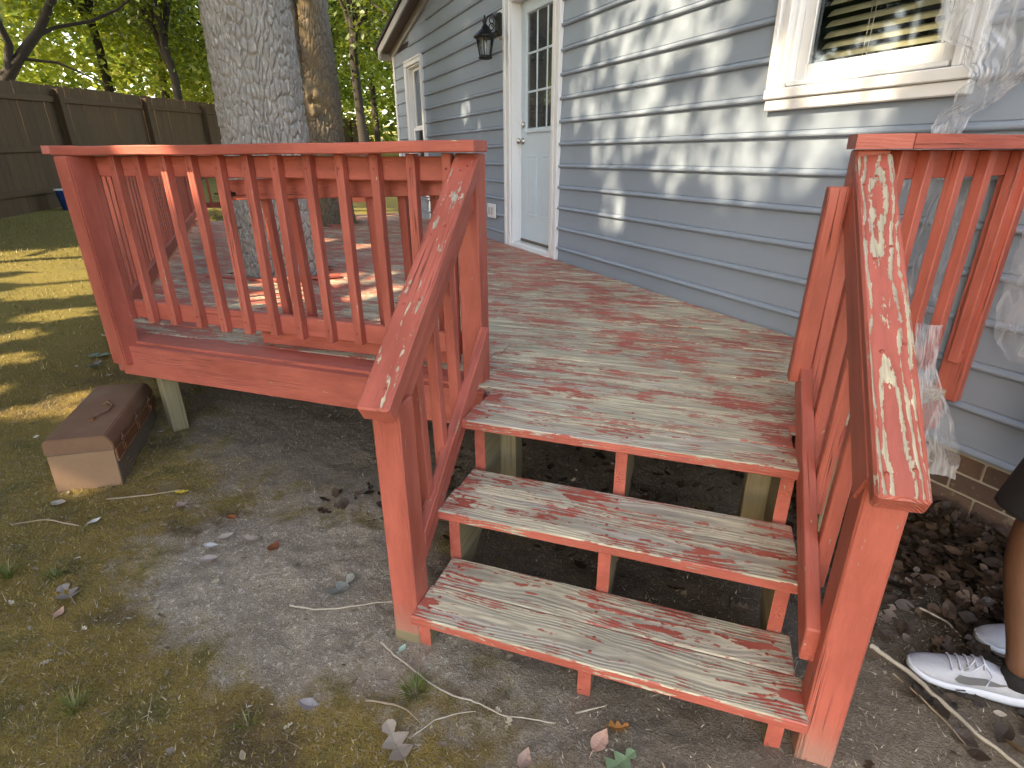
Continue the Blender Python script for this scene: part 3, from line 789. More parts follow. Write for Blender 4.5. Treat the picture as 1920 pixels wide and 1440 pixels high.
# sloped handrails: cap + edge rail under it
def stair_rail(p0, p1, side, mat, th, roll=0.):
    p0 = V(p0); p1 = V(p1)
    cap = beam('handrail', p0, p1, .094, th, mat, deck, c=.006, roll=roll)
    d = (p1-p0).normalized(); nrm = V((0, -d.z, d.y))
    for t, s in ((.05, -.028), (.062, .02), (.34, -.02), (.36, .024), (.62, -.02), (.66, .018), (.9, -.03), (.93, .0), (.955, .02)):
        screw(p0+d*(t*1.06)+nrm*(th/2-.0003)+V((s, 0, -s*math.sin(roll) if roll else 0)), nrm, cap)
    sl = (p1.z-p0.z)/(p1.y-p0.y); xk = -.0 if side > 0 else -.028
    q0 = V((p0.x+xk, 1.195, p0.z+(1.195-p0.y)*sl-th*.62-.052)); q1 = V((p1.x+xk, 2.0, p0.z+(2.0-p0.y)*sl-th*.62-.052))
    beam('edge_rail', q0, q1, .038, .105, 'rail', deck)
stair_rail((-.776, 1.135, .867), (-.862, 2.01, 1.474), 1, 'cap', .06)
stair_rail((.414, 1.105, .866), (.427, 2.01, 1.476), -1, 'capworn', .055, math.radians(-5))
# lower rails on the inner faces and balusters outside them
def plumb_rail(name, p0, p1, w, h, mat):
    p0 = V(p0); p1 = V(p1); L = (p1-p0).length; ta = (p1.z-p0.z)/math.hypot(p1.x-p0.x, p1.y-p0.y); M4 = frame(p0, p1)
    vs = []
    for sy in (-1, 1):
        for ex, sz in ((-1, -1), (1, -1), (1, 1), (-1, 1)): vs.append((ex*L/2+sz*h/2*ta, sy*w/2, sz*h/2))
    bm = bmesh.new(); bv = [bm.verts.new(v) for v in vs]
    for f in ([0, 1, 2, 3], [7, 6, 5, 4], [0, 4, 5, 1], [1, 5, 6, 2], [2, 6, 7, 3], [3, 7, 4, 0]): bm.faces.new([bv[k] for k in f])
    bmesh.ops.recalc_face_normals(bm, faces=bm.faces[:]); bmesh.ops.bevel(bm, geom=bm.edges[:], offset=.003, segments=1, affect='EDGES')
    me = bpy.data.meshes.new(name); bm.to_mesh(me); bm.free(); me.materials.append(M[mat]); return obj(name, me, deck, M4)
plumb_rail('lower_rail', (-.764, 1.291, .333), (-.812, 2.005, .81), .036, .088, 'stringer')
plumb_rail('lower_rail', (.364, 1.232, .352), (.360, 2.0, .81), .036, .088, 'stringer')
for y, zb, zt in ((1.40, .40, .96), (1.56, .50, 1.08), (1.74, .62, 1.22)):
    x = -.775-.09*(y-1.2)/.8-.0; beam('baluster', (x+.010, y, zb-.02), (x-.004, y, zt), .037, .037, 'rail', deck, up=(0, 1, 0), c=.0025)
for y, zb, zt in ((1.45, .40, 1.0), (1.63, .52, 1.13), (1.82, .62, 1.27)):
    beam('baluster', (.40, y, zb-.02), (.407, y, zt), .037, .037, 'rail', deck, up=(0, 1, 0), c=.0025)
# board nailed beside the right post (gate stop)
beam('gate_stop', (.343, 1.985, .785), (.350, 1.985, 1.408), .06, .05, 'rail', deck, up=(0, 1, 0), c=.003, label='board screwed beside the right stair post')
# --- right railing: short front cap, then square to the house wall
prism('railing_cap', [(.366-.43, -.065), (.507-.43, -.065), (.456-.43, .065), (.366-.43, .065)], .039, 'capflat', deck, T(.43, 2.02, 1.5115))
q0 = V((.510, 1.955, 0)); q1 = V(wp(2.505, 1.066, 0)); q2 = V(wp(2.505, 1.196, 0)); q3 = V((.459, 2.085, 0)); qc = (q0+q1+q2+q3)/4
RM = Matrix(((WN.x, WD.x, 0, qc.x), (WN.y, WD.y, 0, qc.y), (0, 0, 1, 1.5115), (0, 0, 0, 1)))
prism('railing_cap', [((q-qc).dot(WN), (q-qc).dot(WD)) for q in (q0, q1, q2, q3)], .039, 'capflat', deck, RM)
beam('top_rail', wp(1.75, 1.197, 1.467), wp(2.44, 1.197, 1.467), .036, .085, 'rail', deck)
beam('bottom_rail', wp(1.75, 1.197, .772), wp(2.27, 1.197, .772), .036, .088, 'rail', deck)
for b in (1.60, 1.792, 1.924, 2.094, 2.247, 2.432):
    if b < 1.7: continue
    p = WN*(b+.019)+WD*1.159
    beam('baluster', (p.x, p.y, .735), (p.x, p.y, 1.508), .037, .037, 'rail', deck, up=(WN.x, WN.y, 0), c=.0025)
    p2 = p-WD*.0187; screw((p2.x, p2.y, .78), (-WD.x, -WD.y, 0))
p = WN*2.483+WD*1.165
o = beam('railing_post', (p.x, p.y, .57), (p.x, p.y, 1.508), .089, .04, 'rail', deck, up=(WN.x, WN.y, 0), c=.004, label='flat post fixed against the siding at the end of the right railing')

# ---------------- loose gate stored behind the left front railing
GY = 2.17
gate = empty('deck_gate', (-1.55, GY, DZ), 'loose red baluster gate standing on the deck behind the left front railing', 'gate')
lean = .10
def gp(x, z, dy=0.): return (x, GY+dy-(z-.61)*lean*.6, z)
beam('gate_rail', gp(-2.09, 1.36), gp(-.95, 1.40), .036, .088, 'rail', gate)
beam('gate_rail', gp(-2.09, .665), gp(-1.0, .67), .036, .088, 'rail', gate)
for x in (-1.945, -1.80, -1.39, -1.235, -1.085): beam('gate_baluster', gp(x, .64, .036), gp(x+.01, 1.40, .036), .037, .037, 'rail', gate, up=(0, 1, 0))
boxes('gate_latch', [(-.05, .04, -.006, .006, -.008, .008), (.0, .02, -.014, .0, -.018, .018), (-.075, -.05, -.004, .004, -.003, .003)], 'black', gate, T(*gp(-2.09, 1.345, -.026)))

# ================================================================== PORCH LAMP
LM = HM @ T(-5.70, 0, 0)
lamp = empty('porch_lamp', LM @ T(0, 0, 2.5), 'black coach lantern mounted on the siding left of the door', 'lamp')
boxes('mounting_block', [(-.075, .075, -.045, -.001, 2.54, 2.775)], 'white', lamp, LM, .008)
boxes('back_plate', [(-.055, .055, -.085, -.046, 2.555, 2.745)], 'black', lamp, LM, .01)
LC = (.0, -.205)
def cage():
    L = []
    for k in range(6):
        t = math.pi/6+k*math.pi/3
        L.append(([(LC[0]+.088*math.cos(t), LC[1]+.088*math.sin(t), 2.535), (LC[0]+.058*math.cos(t), LC[1]+.058*math.sin(t), 2.385)], .0055))
    return L
tubes('lantern_cage', cage(), 'black', lamp, LM, 6)
lathe('lantern_base', [(.03, 2.355), (.066, 2.362), (.068, 2.378), (.06, 2.388)], 'black', lamp, LM @ T(LC[0], LC[1], 0), 12)
lathe('lantern_roof', [(.098, 2.53), (.112, 2.538), (.108, 2.55), (.085, 2.572), (.055, 2.598), (.035, 2.612), (.03, 2.63), (.018, 2.636), (.016, 2.66), (.024, 2.668), (.012, 2.69), (.006, 2.72)], 'black', lamp, LM @ T(LC[0], LC[1], 0), 18)
lathe('lantern_glass', [(.055, 2.388), (.083, 2.53)], 'glass', lamp, LM @ T(LC[0], LC[1], 0), 6, False)
lathe('candle_sleeve', [(.011, 2.39), (.011, 2.45), (.014, 2.455), (.012, 2.49), (.003, 2.51)], 'white', lamp, LM @ T(LC[0], LC[1], 0), 10)
def scroll(a, b):
    pts = []
    for i in range(22):
        t = i/21; ang = t*2.6*math.pi; r = .034*(1-.6*t)
        pts.append((0, a+r*math.cos(ang), b+r*math.sin(ang)))
    return pts
tubes('scroll_arm', [([(0, -.085, 2.60), (0, -.13, 2.575), (0, -.165, 2.62), (0, -.205, 2.655)], .008), ([(0, -.085, 2.70), (0, -.13, 2.735), (0, -.17, 2.71), (0, -.205, 2.66)], .007), (scroll(-.13, 2.68), .0055), (scroll(-.135, 2.625), .005)], 'black', lamp, LM, 7)

# ================================================================== FENCE
F0 = V((-10.36, 6.18, 0)); FD = V((-.35, .937, 0)).normalized(); FN = V((FD.y, -FD.x, 0))   # FN towards the yard
fence = empty('wooden_fence', (F0.x, F0.y, G(F0.x, F0.y)), 'tall dark weathered wooden picket fence behind the lawn', 'fence')
FM = Matrix(((FD.x, FN.x, 0, 0), (FD.y, FN.y, 0, 0), (0, 0, 1, 0), (0, 0, 0, 1)))
def fp(t, off, z): p = F0+FD*t+FN*off; return (p.x, p.y, z)
def ftop(t): return 2.6+.029*t
t = -3.2
while t < 27:
    b = fp(t, 0, 0); zb = G(b[0], b[1])-.02; zt = ftop(t)+random.uniform(-.015, .012)
    H = round((zt-zb)/.02)*.02
    beam('picket', fp(t, random.uniform(-.003, .003), zt-H), fp(t+random.uniform(-.006, .006), 0, zt), .139, .018, 'fence', fence, up=(FN.x, FN.y, 0), c=.002); t += .1425
for t0 in np.arange(-3.8, 27, 2.6):
    for dz in (-.22, -.98, -1.62):
        beam('fence_rail', fp(t0, .03, ftop(t0)+dz), fp(t0+2.6, .03, ftop(t0+2.6)+dz), .036, .085, 'fence', fence)
for t0 in np.arange(-1.2, 27, 2.6):
    b = fp(t0, 0, 0); beam('fence_post', fp(t0, .10, G(b[0], b[1])-.1), fp(t0, .10, ftop(t0)-.06), .09, .09, 'fence', fence, up=(FN.x, FN.y, 0), c=.006)

# ================================================================== TREES
def worley(u, v, nu, nv, seed, wrap=True):
    """cell edge distance on a grid (u wraps with nu cells)"""
    r = np.random.default_rng(seed); J = r.random((nu, nv, 2))*.9+.05
    i = np.floor(u).astype(int); j = np.floor(v).astype(int); best = np.full(u.shape, 9.); sec = best.copy(); cid = np.zeros(u.shape)
    C = r.random((nu, nv))
    for di in (-1, 0, 1):
        for dj in (-1, 0, 1):
            a = i+di; b = j+dj; pj = J[a % nu, b % nv]
            d = np.hypot(a+pj[..., 0]-u, b+pj[..., 1]-v)
            m = d < best; sec = np.where(m, best, np.minimum(sec, d)); cid = np.where(m, C[a % nu, b % nv], cid); best = np.where(m, d, best)
    return sec-best, cid
def bark_trunk(name, pts, rad, mat, parent, nu=360, nz=420, cells=30, cellh=.075, depth=.022, seed=1):
    pts = np.array(pts, float); rad = np.array(rad, float); zz = np.linspace(0, 1, nz); L = np.linspace(0, 1, len(pts))
    C = np.stack([np.interp(zz, L, pts[:, k]) for k in range(3)], 1); R = np.interp(zz, L, rad)
    th = np.linspace(0, 2*math.pi, nu, endpoint=False)
    TH, ZZ = np.meshgrid(th, zz, indexing='xy'); H = np.interp(ZZ, L, pts[:, 2])
    wob = .3*np.sin(TH*3+H*5)+.2*np.sin(TH*7-H*4)
    u = (TH/(2*math.pi))*cells+wob; v = H/cellh+.3*np.sin(TH*5+H*3)+100
    e, cid = worley(u % cells, v, cells, 400, seed)
    e2, _ = worley((u*2.1) % int(cells*2.1), v*1.7, int(cells*2.1), 700, seed+9)
    ridge = np.clip(e*3.4, 0, 1)**.6; rel = ridge*(.72+.4*cid)+.16*np.clip(e2*3, 0, 1)*ridge+RNG.normal(0, .05, e.shape)
    RR = R[:, None]*(1+.03*np.sin(TH*2+H)+.025*np.sin(TH*5+1.7*H)) + depth*(rel-.9)
    vs = np.stack([C[:, 0:1]+RR*np.cos(TH), C[:, 1:2]+RR*np.sin(TH), H], -1).reshape(-1, 3)
    i = np.arange(nz-1)[:, None]*nu+np.arange(nu)[None]; i2 = np.arange(nz-1)[:, None]*nu+(np.arange(nu)+1)[None] % nu
    q = np.stack([i, i2, i2+nu, i+nu], -1).reshape(-1, 4)
    return obj(name, npmesh(name, vs, q, M[mat], smooth=False), parent)

def leaf_cards(P, size, mat, name, parent=None, up=.4, aspect=.6, rndbase=None, jitter=.35, fold=.25):
    n = len(P); 
    d = RNG.normal(size=(n, 3)); d[:, 2] = d[:, 2]*.6-.2; d /= np.linalg.norm(d, axis=1)[:, None]
    nn = RNG.normal(size=(n, 3)); nn[:, 2] = np.abs(nn[:, 2])+up*2; s = np.cross(d, nn); s /= np.linalg.norm(s, axis=1)[:, None]; m = np.cross(s, d)
    L = size*(1+jitter*RNG.uniform(-1, 1, n))[:, None]
    a = P-d*L*.5; b = P+d*L*.5; m1 = P+s*L*aspect*.5+m*L*fold*.3; m2 = P-s*L*aspect*.5+m*L*fold*.3
    vs = np.stack([a, m1, b, m2], 1).reshape(-1, 3); q = np.arange(n*4).reshape(-1, 4)
    q = np.concatenate([q[:, [0, 1, 2]], q[:, [0, 2, 3]]])
    r = np.repeat(np.clip((rndbase if rndbase is not None else RNG.random(n))+RNG.normal(0, .12, n), 0, 1), 4)
    return obj(name, npmesh(name, vs, q, M[mat], r), parent)
def cluster_points(center, rad, ncl, per, csize, shell=.55, seed=0, flat=.7):
    r = np.random.default_rng(seed); d = r.normal(size=(ncl, 3)); d /= np.linalg.norm(d, axis=1)[:, None]
    rr = (shell+(1-shell)*r.random(ncl))[:, None]; C = np.array(center)+d*rr*np.array(rad)
    Pn = np.repeat(C, per, 0)+r.normal(size=(ncl*per, 3))*csize*np.array([1, 1, flat])
    return Pn, np.repeat(r.random(ncl), per), C
# chosen sun flecks; the crowns are cut open along them: (point, radius)
SPOTS = [(-0.63, 4.32, 2.31, .28, 1), (-0.52, 4.21, 2.18, .24, 1), (-0.75, 4.44, 2.18, .14, 1), (-0.52, 4.21, 2.02, .14, 1), (-1.08, 4.79, 1.98, .12, 1), (-1.1, 4.81, 1.85, .09, 1), (-0.49, 4.17, 1.82, .14, 1), (-0.54, 4.22, 1.75, .1, 1), (-0.87, 4.57, 1.59, .1, 1), (-0.69, 4.39, 1.55, .1, 1), (-0.28, 3.96, 1.5, .12, 1),
    (0.22, 3.42, 1.61, .16, 1), (0.35, 3.29, 1.65, .17, 1), (0.4, 3.23, 1.7, .17, 1), (0.5, 3.13, 1.82, .17, 1), (0.58, 3.05, 1.85, .15, 1), (0.45, 3.18, 1.78, .12, 1), (0.66, 2.96, 1.89, .08, 1), (-0.08, 3.74, 1.67, .1, 1), (0.12, 3.53, 1.47, .1, 1), (-0.71, 4.4, 1.13, .08, 1),
    (-4.25, 8.13, 2.02, .13, 1), (-4.1, 7.97, 1.8, .15, 1), (-4.31, 8.2, 2.24, .09, 1), (-2.91, 6.72, 2.0, .07, 1), (-0.17, 3.84, 2.22, .14, 1), (-0.95, 4.66, 2.42, .1, 1), (-.35, 4.03, 2.0, .45, .45), (.1, 3.55, 1.75, .4, .45), (-.9, 4.6, 1.5, .35, .4),
    (-2.31, 1.96, 1.53, .12, 1), (-2.4, 1.96, 1.47, .09, 1), (-2.18, 1.96, 1.45, .08, 1), (-3.0, 2.3, 1.4, .08, 1), (-3.6, 2.8, 1.2, .1, 1),
    (-2.57, 3.2, .61, .32, 1), (-2.66, 3.75, .61, .2, 1), (-2.1, 3.35, .61, .18, 1), (-6.39, 8.68, .61, .4, 1), (-6.28, 9.5, .61, .35, 1), (-2.54, 3.04, .61, .13, 1), (-5.6, 5.6, .9, .15, 1), (-4.4, 5.3, .61, .25, .95), (-3.6, 5.1, .61, .2, .9), (-5.2, 7.9, .61, .3, 1),
    (-8.92, 5.09, .55, .5, 1), (-8.31, 5.02, .51, .45, 1), (-7.73, 4.89, .47, .4, 1), (-7.75, 4.33, .45, .4, 1), (-9.47, 5.72, .6, .5, 1), (-9.3, 4.6, .5, .5, 1), (-6.9, 4.5, .42, .4, 1), (-6.3, 4.0, .38, .35, 1), (-8.5, 4.4, .5, .5, 1), (-9.6, 5.2, .58, .5, 1), (-10.0, 6.0, .65, .5, 1), (-5.9, 3.55, .33, .3, 1), (-5.2, 3.1, .27, .2, 1), (-7.3, 3.8, .42, .3, 1), (-8.2, 3.7, .45, .4, 1), (-7.0, 3.2, .38, .25, 1), (-4.6, 2.3, .2, .16, 1), (-5.4, 2.2, .25, .22, 1), (-6.2, 2.6, .3, .2, 1), (-4.2, 1.9, .16, .12, 1), (-5.0, 2.6, .24, .15, 1),
    (-3.56, 2.03, .13, .11, 1), (-3.58, 2.09, .13, .11, 1), (-3.69, 1.86, .13, .12, 1), (-3.4, 1.95, .13, .1, 1),
    (-5.05, 6.85, 2.3, .13, .9), (-5.08, 6.85, 2.05, .16, .9), (-5.02, 6.85, 1.8, .09, .9), (-2.62, 1.46, .2, .09, 1), (-2.7, 1.42, .1, .08, 1), (-2.55, 1.5, .08, .07, 1)]
SV = np.array(SUN)
SMALL = []
def thin_for_sun(P, rnd):
    keep = np.ones(len(P), bool); soft = np.zeros(len(P), bool)
    for x, y, z, r, pr in SPOTS:
        d = P-np.array([x, y, z]); t = d@SV; dist = np.linalg.norm(d-t[:, None]*SV, axis=1)
        wall = abs(x*.72487+y*.68888-DW) < .12
        m = (dist < (r*1.3+.08 if wall else r+.07)) & (t > 1.5) & (RNG.random(len(P)) < pr)
        keep &= ~m
        if wall: soft |= m
    SMALL[:] = [P[soft & (RNG.random(len(P)) < .75)]]  # cut leaves over wall flecks come back smaller, dimming the sun patches
    return P[keep], rnd[keep]
def spray(parent):
    """small leaves added in the crown gaps to soften the wall flecks"""
    if len(SMALL[0]): leaf_cards(SMALL[0], .10, 'leaf_shade', 'leaf_spray', parent)
def limbs(base, center, rad, C, n, r0, mat, name, parent):
    L = []
    idx = np.linspace(0, len(C)-1, n).astype(int)
    for k in idx:
        c = C[k]; b = np.array(base); mid = b*.5+c*.5+np.array([0, 0, .6])
        L.append(([tuple(b), tuple(b*.75+mid*.25+np.array([0, 0, .2])), tuple(mid), tuple(mid*.4+c*.6), tuple(c)], [r0, r0*.8, r0*.5, r0*.3, r0*.1]))
    return tubes(name, L, mat, parent, None, 7)

# the big oak growing through the deck
oak = empty('oak_tree', (-3.35, 3.83, .1), 'big grey oak trunk growing up through the deck', 'tree')
bark_trunk('trunk', [(-3.35, 3.83, .05), (-3.35, 3.83, .5), (-3.34, 3.84, .8), (-3.34, 3.84, 1.5), (-3.36, 3.86, 3.0), (-3.4, 3.9, 5.5), (-3.45, 3.9, 8)], [.40, .345, .315, .31, .305, .29, .25], 'bark', oak, 560, 1000, 56, .095, .03, 3)
P, rn, C = cluster_points((-4.6, 4.2, 10.3), (4.6, 5.4, 3.6), 260, 95, .42, .3, 11)
limbs((-3.45, 3.9, 7.5), None, None, C, 22, .16, 'barkdark', 'limb', oak)
P, rn = thin_for_sun(P, rn); leaf_cards(P, .28, 'leaf_shade', 'crown', oak, rndbase=rn); spray(oak)
# the second, forked tree
oak2 = empty('forked_tree', (-5.22, 7.08, .4), 'brown forked tree trunk with a scarred knot behind the big oak', 'tree')
bark_trunk('trunk', [(-5.2, 7.08, .2), (-5.2, 7.08, .8), (-5.18, 7.07, 1.6), (-5.14, 7.06, 2.3), (-5.1, 7.06, 3.2), (-5.0, 7.1, 6), (-4.9, 7.2, 9)], [.38, .30, .275, .25, .19, .17, .12], 'bark2', oak2, 240, 480, 34, .12, .024, 5)
bark_trunk('trunk_fork', [(-5.28, 7.03, 1.3), (-5.34, 6.98, 2.0), (-5.42, 6.93, 2.6), (-5.47, 6.9, 3.4), (-5.7, 6.8, 6), (-5.9, 6.7, 9)], [.16, .22, .20, .19, .16, .11], 'bark2', oak2, 200, 420, 30, .12, .024, 6)
def knot():
    n, m = 28, 18; vs = []; fs = []
    ctr = V((-5.16, 7.06, 2.17)); dirv = V((.30, -.95, .0)).normalized(); sx = V((.95, .30, 0)); 
    for i in range(m):
        ph = math.pi*.5*i/(m-1)
        for k in range(n):
            t = 2*math.pi*k/n; rr = math.cos(ph)
            bul = .10*math.sin(ph)**.7*(1+.3*math.sin(3*t))
            if i > m*.72: bul -= .09*(i/m-.72)/.28
            p = ctr+dirv*(.20+bul)+sx*(rr*.13*math.cos(t))+V((0, 0, rr*.21*math.sin(t)))
            p += V((mnoise.noise(p*14), mnoise.noise(p*14+V((9, 0, 0))), 0))*.02
            vs.append(p)
    for i in range(m-1):
        for k in range(n): fs.append([i*n+k, i*n+(k+1) % n, (i+1)*n+(k+1) % n, (i+1)*n+k])
    obj('knot', mesh('knot', vs, fs, M['bark2'], True), oak2)
knot()
P, rn, C = cluster_points((-5.2, 7.1, 11.5), (4.2, 4.2, 3.0), 100, 95, .42, .3, 12)
limbs((-5.0, 7.1, 7.5), None, None, C, 14, .12, 'barkdark', 'limb', oak2)
P, rn = thin_for_sun(P, rn); leaf_cards(P, .2, 'leaf_shade', 'crown', oak2, rndbase=rn); spray(oak2)
# shade trees standing outside the picture towards the sun
for k, (bx, by, cz, rad, ncl) in enumerate((((-6.6), -4.6, 8.6, (6.0, 6.0, 3.3), 330), (-11.5, .6, 9.0, (5.6, 5.4, 3.2), 250))):
    tr = empty('shade_tree', (bx, by, G(bx, by)), 'tall leafy shade tree standing in the yard outside the picture', 'tree', 'shade trees of the yard')
    cx_, cy_ = (bx+.5, by+.4) if k == 0 else (bx+1.6, by+1.2)
    tubes('trunk', [([(bx, by, G(bx, by)-.1), (bx, by, 2.5), (bx+.1, by+.1, 5), (cx_, cy_, 7.5)], [.34, .27, .24, .16])], 'bark', tr, None, 12)
    P, rn, C = cluster_points((cx_, cy_, cz), rad, ncl, 100, .45, .25, 20+k)
    limbs((bx+.1, by+.1, 5), None, None, C, 24, .14, 'barkdark', 'limb', tr)
    P, rn = thin_for_sun(P, rn); leaf_cards(P, .29, 'leaf_shade', 'crown', tr, rndbase=rn); spray(tr)

for k, (bx, by, h, rx) in enumerate(((-8.0, -1.4, 7.5, 2.0), (-9.8, 1.3, 7.0, 1.8), (-7.6, -4.8, 7.5, 2.3), (-11.4, -2.6, 9, 2.6), (-5.8, -8.0, 7.5, 2.2))):  # unseen evergreens added to block sky light from the left
    tr = empty('sky_block_tree', (bx, by, G(bx, by)), 'added dense dark evergreen out of view, blocking sky light from the left', 'tree', 'added sky-blocking evergreens')
    tubes('trunk', [([(bx, by, G(bx, by)-.1), (bx, by, h*.9)], [.14, .03])], 'barkdark', tr, None, 8)
    P, rn, C = cluster_points((bx, by, h*.52), (rx, rx, h*.5), 260, 60, .3, .3, 80+k)
    P, rn = thin_for_sun(P, rn); m_ = P[:, 2] > .2; leaf_cards(P[m_], .30, 'leaf_shade', 'crown', tr, rndbase=rn[m_]); spray(tr)

# the dark young tree behind the fence at the upper left
bt = empty('leaning_tree', (-12.1, 7.2, .7), 'dark slender tree with a leaning trunk behind the fence, left side', 'tree')
tubes('trunk', [([(-12.1, 7.2, .7), (-11.95, 7.35, 2.0), (-11.85, 7.45, 2.75), (-11.65, 7.76, 3.2), (-11.48, 8.02, 3.55), (-11.24, 8.34, 4.2), (-11.0, 8.6, 5.2)], [.16, .14, .12, .085, .075, .065, .04]),
    ([(-11.8, 7.5, 2.85), (-11.72, 7.62, 3.3), (-11.78, 7.55, 3.8), (-11.9, 7.5, 4.6)], [.075, .06, .05, .03]),
    ([(-11.52, 7.95, 3.45), (-11.35, 8.2, 3.62), (-11.0, 8.66, 3.78), (-10.7, 9.0, 4.0), (-10.5, 9.3, 4.3)], [.035, .03, .028, .022, .012]),
    ([(-11.7, 7.7, 3.1), (-11.2, 8.0, 3.05), (-10.8, 8.5, 2.75)], [.03, .022, .01])], 'barkdark', bt, None, 8)
P, rn, C = cluster_points((-12.2, 7.4, 4.7), (1.5, 1.5, 1.6), 26, 45, .2, .3, 31)
P2, rn2, C2 = cluster_points((-10.6, 9.1, 4.9), (1.5, 1.3, .5), 16, 50, .2, .2, 32)
leaf_cards(np.concatenate([P, P2]), .13, 'leaf_dark', 'crown', bt, rndbase=np.concatenate([rn, rn2]))
# trees beyond the fence
def bgtree(x, y, h, rad, ncl, per, csize, lsize, mat, seed, label, group=None, zc=None, shell=.35):
    z0 = G(x, y); t = empty('tree', (x, y, z0), label, 'tree', group)
    P, rn, C = cluster_points((x, y, z0+(zc or h*.56)), rad, ncl, per, csize, shell, seed)
    rr = random.Random(seed)
    tubes('trunk', [([(x, y, z0-.2), (x+rr.uniform(-.2, .2), y, z0+h*.3), (x+rr.uniform(-.3, .3), y, z0+h*.6), (x, y, z0+h*.9)], [.08+.006*h, .06+.005*h, .06, .02])], 'barkdark', t, None, 8)
    limbs((x, y, z0+h*.35), None, None, C, 10, .06, 'barkdark', 'limb', t)
    P = P[P[:, 2] > z0+.1]
    leaf_cards(P, lsize, mat, 'crown', t, rndbase=np.resize(rn, len(P)) if len(rn) != len(P) else rn)
gl = 'trees beyond the fence'; lab = 'sunlit yellow green leafy tree standing beyond the fence'
bgl = [(-17.5, 9.5, 9, (3.2, 3.2, 4.6)), (-16.5, 13.0, 10, (3.4, 3.4, 5.0)), (-14.5, 15.5, 9, (3.0, 3.0, 4.6)), (-19, 17, 12, (4, 4, 6)), (-16.5, 20.5, 12, (3.8, 3.8, 6)), (-22, 13.5, 12, (4, 4, 6)), (-13.2, 19.0, 11, (3.2, 3.2, 5.4)), (-16.5, 27, 14, (4.5, 4.5, 7)), (-12.0, 25.5, 13, (4, 4, 6.5)), (-23, 22, 14, (4.5, 4.5, 7)), (-8.5, 22.5, 12, (3.4, 3.4, 6)), (-21, 30, 16, (5, 5, 8)), (-7.0, 30, 14, (4.5, 4.5, 7)), (-14, 34, 16, (5, 5, 8))]
for k, (x, y, h, rad) in enumerate(bgl): bgtree(x, y, h, rad, 150, 80, .40, .18, 'leaf_sun', 100+k, lab, gl)
# darker trees nearer to the house
bgtree(-9.3, 14.5, 9.5, (2.2, 2.2, 3.0), 85, 60, .34, .15, 'leaf_dark', 60, 'dark green leafy tree between the forked tree and the house', zc=5.0)
bgtree(-6.2, 14.8, 8.5, (1.9, 1.9, 2.6), 62, 60, .32, .15, 'leaf_dark', 61, 'dark shaded tree close beside the far corner of the house', zc=4.8)
bgtree(-13.3, 12.2, 7.5, (1.2, 1.2, 2.0), 45, 50, .26, .13, 'leaf_dark', 62, 'dark evergreen looking tree just behind the fence, left of the big oak', zc=4.2)
# far wood closing the view
def farwood():
    n = 26000; t = RNG.uniform(0, 1, n); ang = math.radians(95)+t*math.radians(75)
    r = RNG.uniform(38, 46, n); P = np.stack([r*np.cos(ang), r*np.sin(ang), RNG.uniform(0, 1, n)**1.2*17], 1)
    o = leaf_cards(P, .75, 'leaf_sun', 'far_wood'); tag(o, 'far sunlit woods closing the view behind the yard trees', 'woods', kind='stuff')
farwood()

# ================================================================== TOOLBOX
tbx = V((-2.61, 1.457, 0)); ax = V((-.60, .80, 0)).normalized()     # long axis, away from the camera
ay = V((-ax.y, ax.x, 0))                                             # across, to the left
TM = Matrix(((ax.x, ay.x, 0, tbx.x), (ax.y, ay.y, 0, tbx.y), (0, 0, 1, G(tbx.x, tbx.y)-.01), (0, 0, 0, 1)))
# local: x 0..L along, y -W/2..W/2 across (negative = right side), z up
tb = empty('toolbox', TM, 'old rusty brown steel toolbox on the ground below the left deck corner', 'toolbox')
TL_, TW, TH1, TH2 = .68, .265, .195, .272
tbm = TM @ T(.02, 0, 0) @ Matrix.Rotation(math.radians(2), 4, 'X')
boxes('box_body', [(0.002, TL_, -TW/2, TW/2, 0, TH1)], 'dust', tb, tbm, .004)
boxes('end_panel', [(-.002, .0015, -TW/2+.002, TW/2-.002, .004, TH1-.003)], 'tan', tb, tbm, .0008)
# lid with sloped right edge
lp_ = [(-TW/2-.004, TH1+.001), (-TW/2-.004, TH1+.03), (-TW/2+.012, TH2-.012), (-TW/2+.024, TH2-.001), (TW/2-.012, TH2), (TW/2+.003, TH2-.012), (TW/2+.003, TH1+.001)]
n = len(lp_); vs = [(x, y, z) for x in (-.005, TL_+.005) for y, z in lp_]
fs = [list(range(n)), list(range(n, 2*n))[::-1]]+[[i, n+i, n+(i+1) % n, (i+1) % n] for i in range(n)]
bm = bmesh.new(); bv = [bm.verts.new(v) for v in vs]
for f in fs: bm.faces.new([bv[i] for i in f])
bmesh.ops.recalc_face_normals(bm, faces=bm.faces[:]); bmesh.ops.bevel(bm, geom=bm.edges[:], offset=.004, segments=2, affect='EDGES')
me = bpy.data.meshes.new('lid'); bm.to_mesh(me); bm.free(); me.materials.append(M['rust']); obj('lid', me, tb, tbm)
boxes('lid_skirt', [(.0, TL_, -TW/2-.010, -TW/2-.0005, TH1-.055, TH1+.0)], 'rustred', tb, tbm, .003)
boxes('rim_bead', [(.0, TL_, -TW/2-.013, -TW/2-.001, TH1-.066, TH1-.056)], 'rust', tb, tbm, .003)
for x in (.10, .33, .56):
    la = boxes('latch', [(x-.02, x+.02, -TW/2-.016, -TW/2-.0105, TH1-.05, TH1-.004), (x-.012, x+.012, -TW/2-.022, -TW/2-.0165, TH1-.045, TH1-.015)], 'rustred', tb, tbm, .002)
    pts = [(x+.017*math.cos(t), -TW/2-.012+.004*math.sin(t*2), TH1+.012+.02*math.sin(t)) for t in np.linspace(-.3, math.pi+.3, 10)]
    tubes('latch_loop', [(pts, .003)], 'rust', la, tbm, 6)
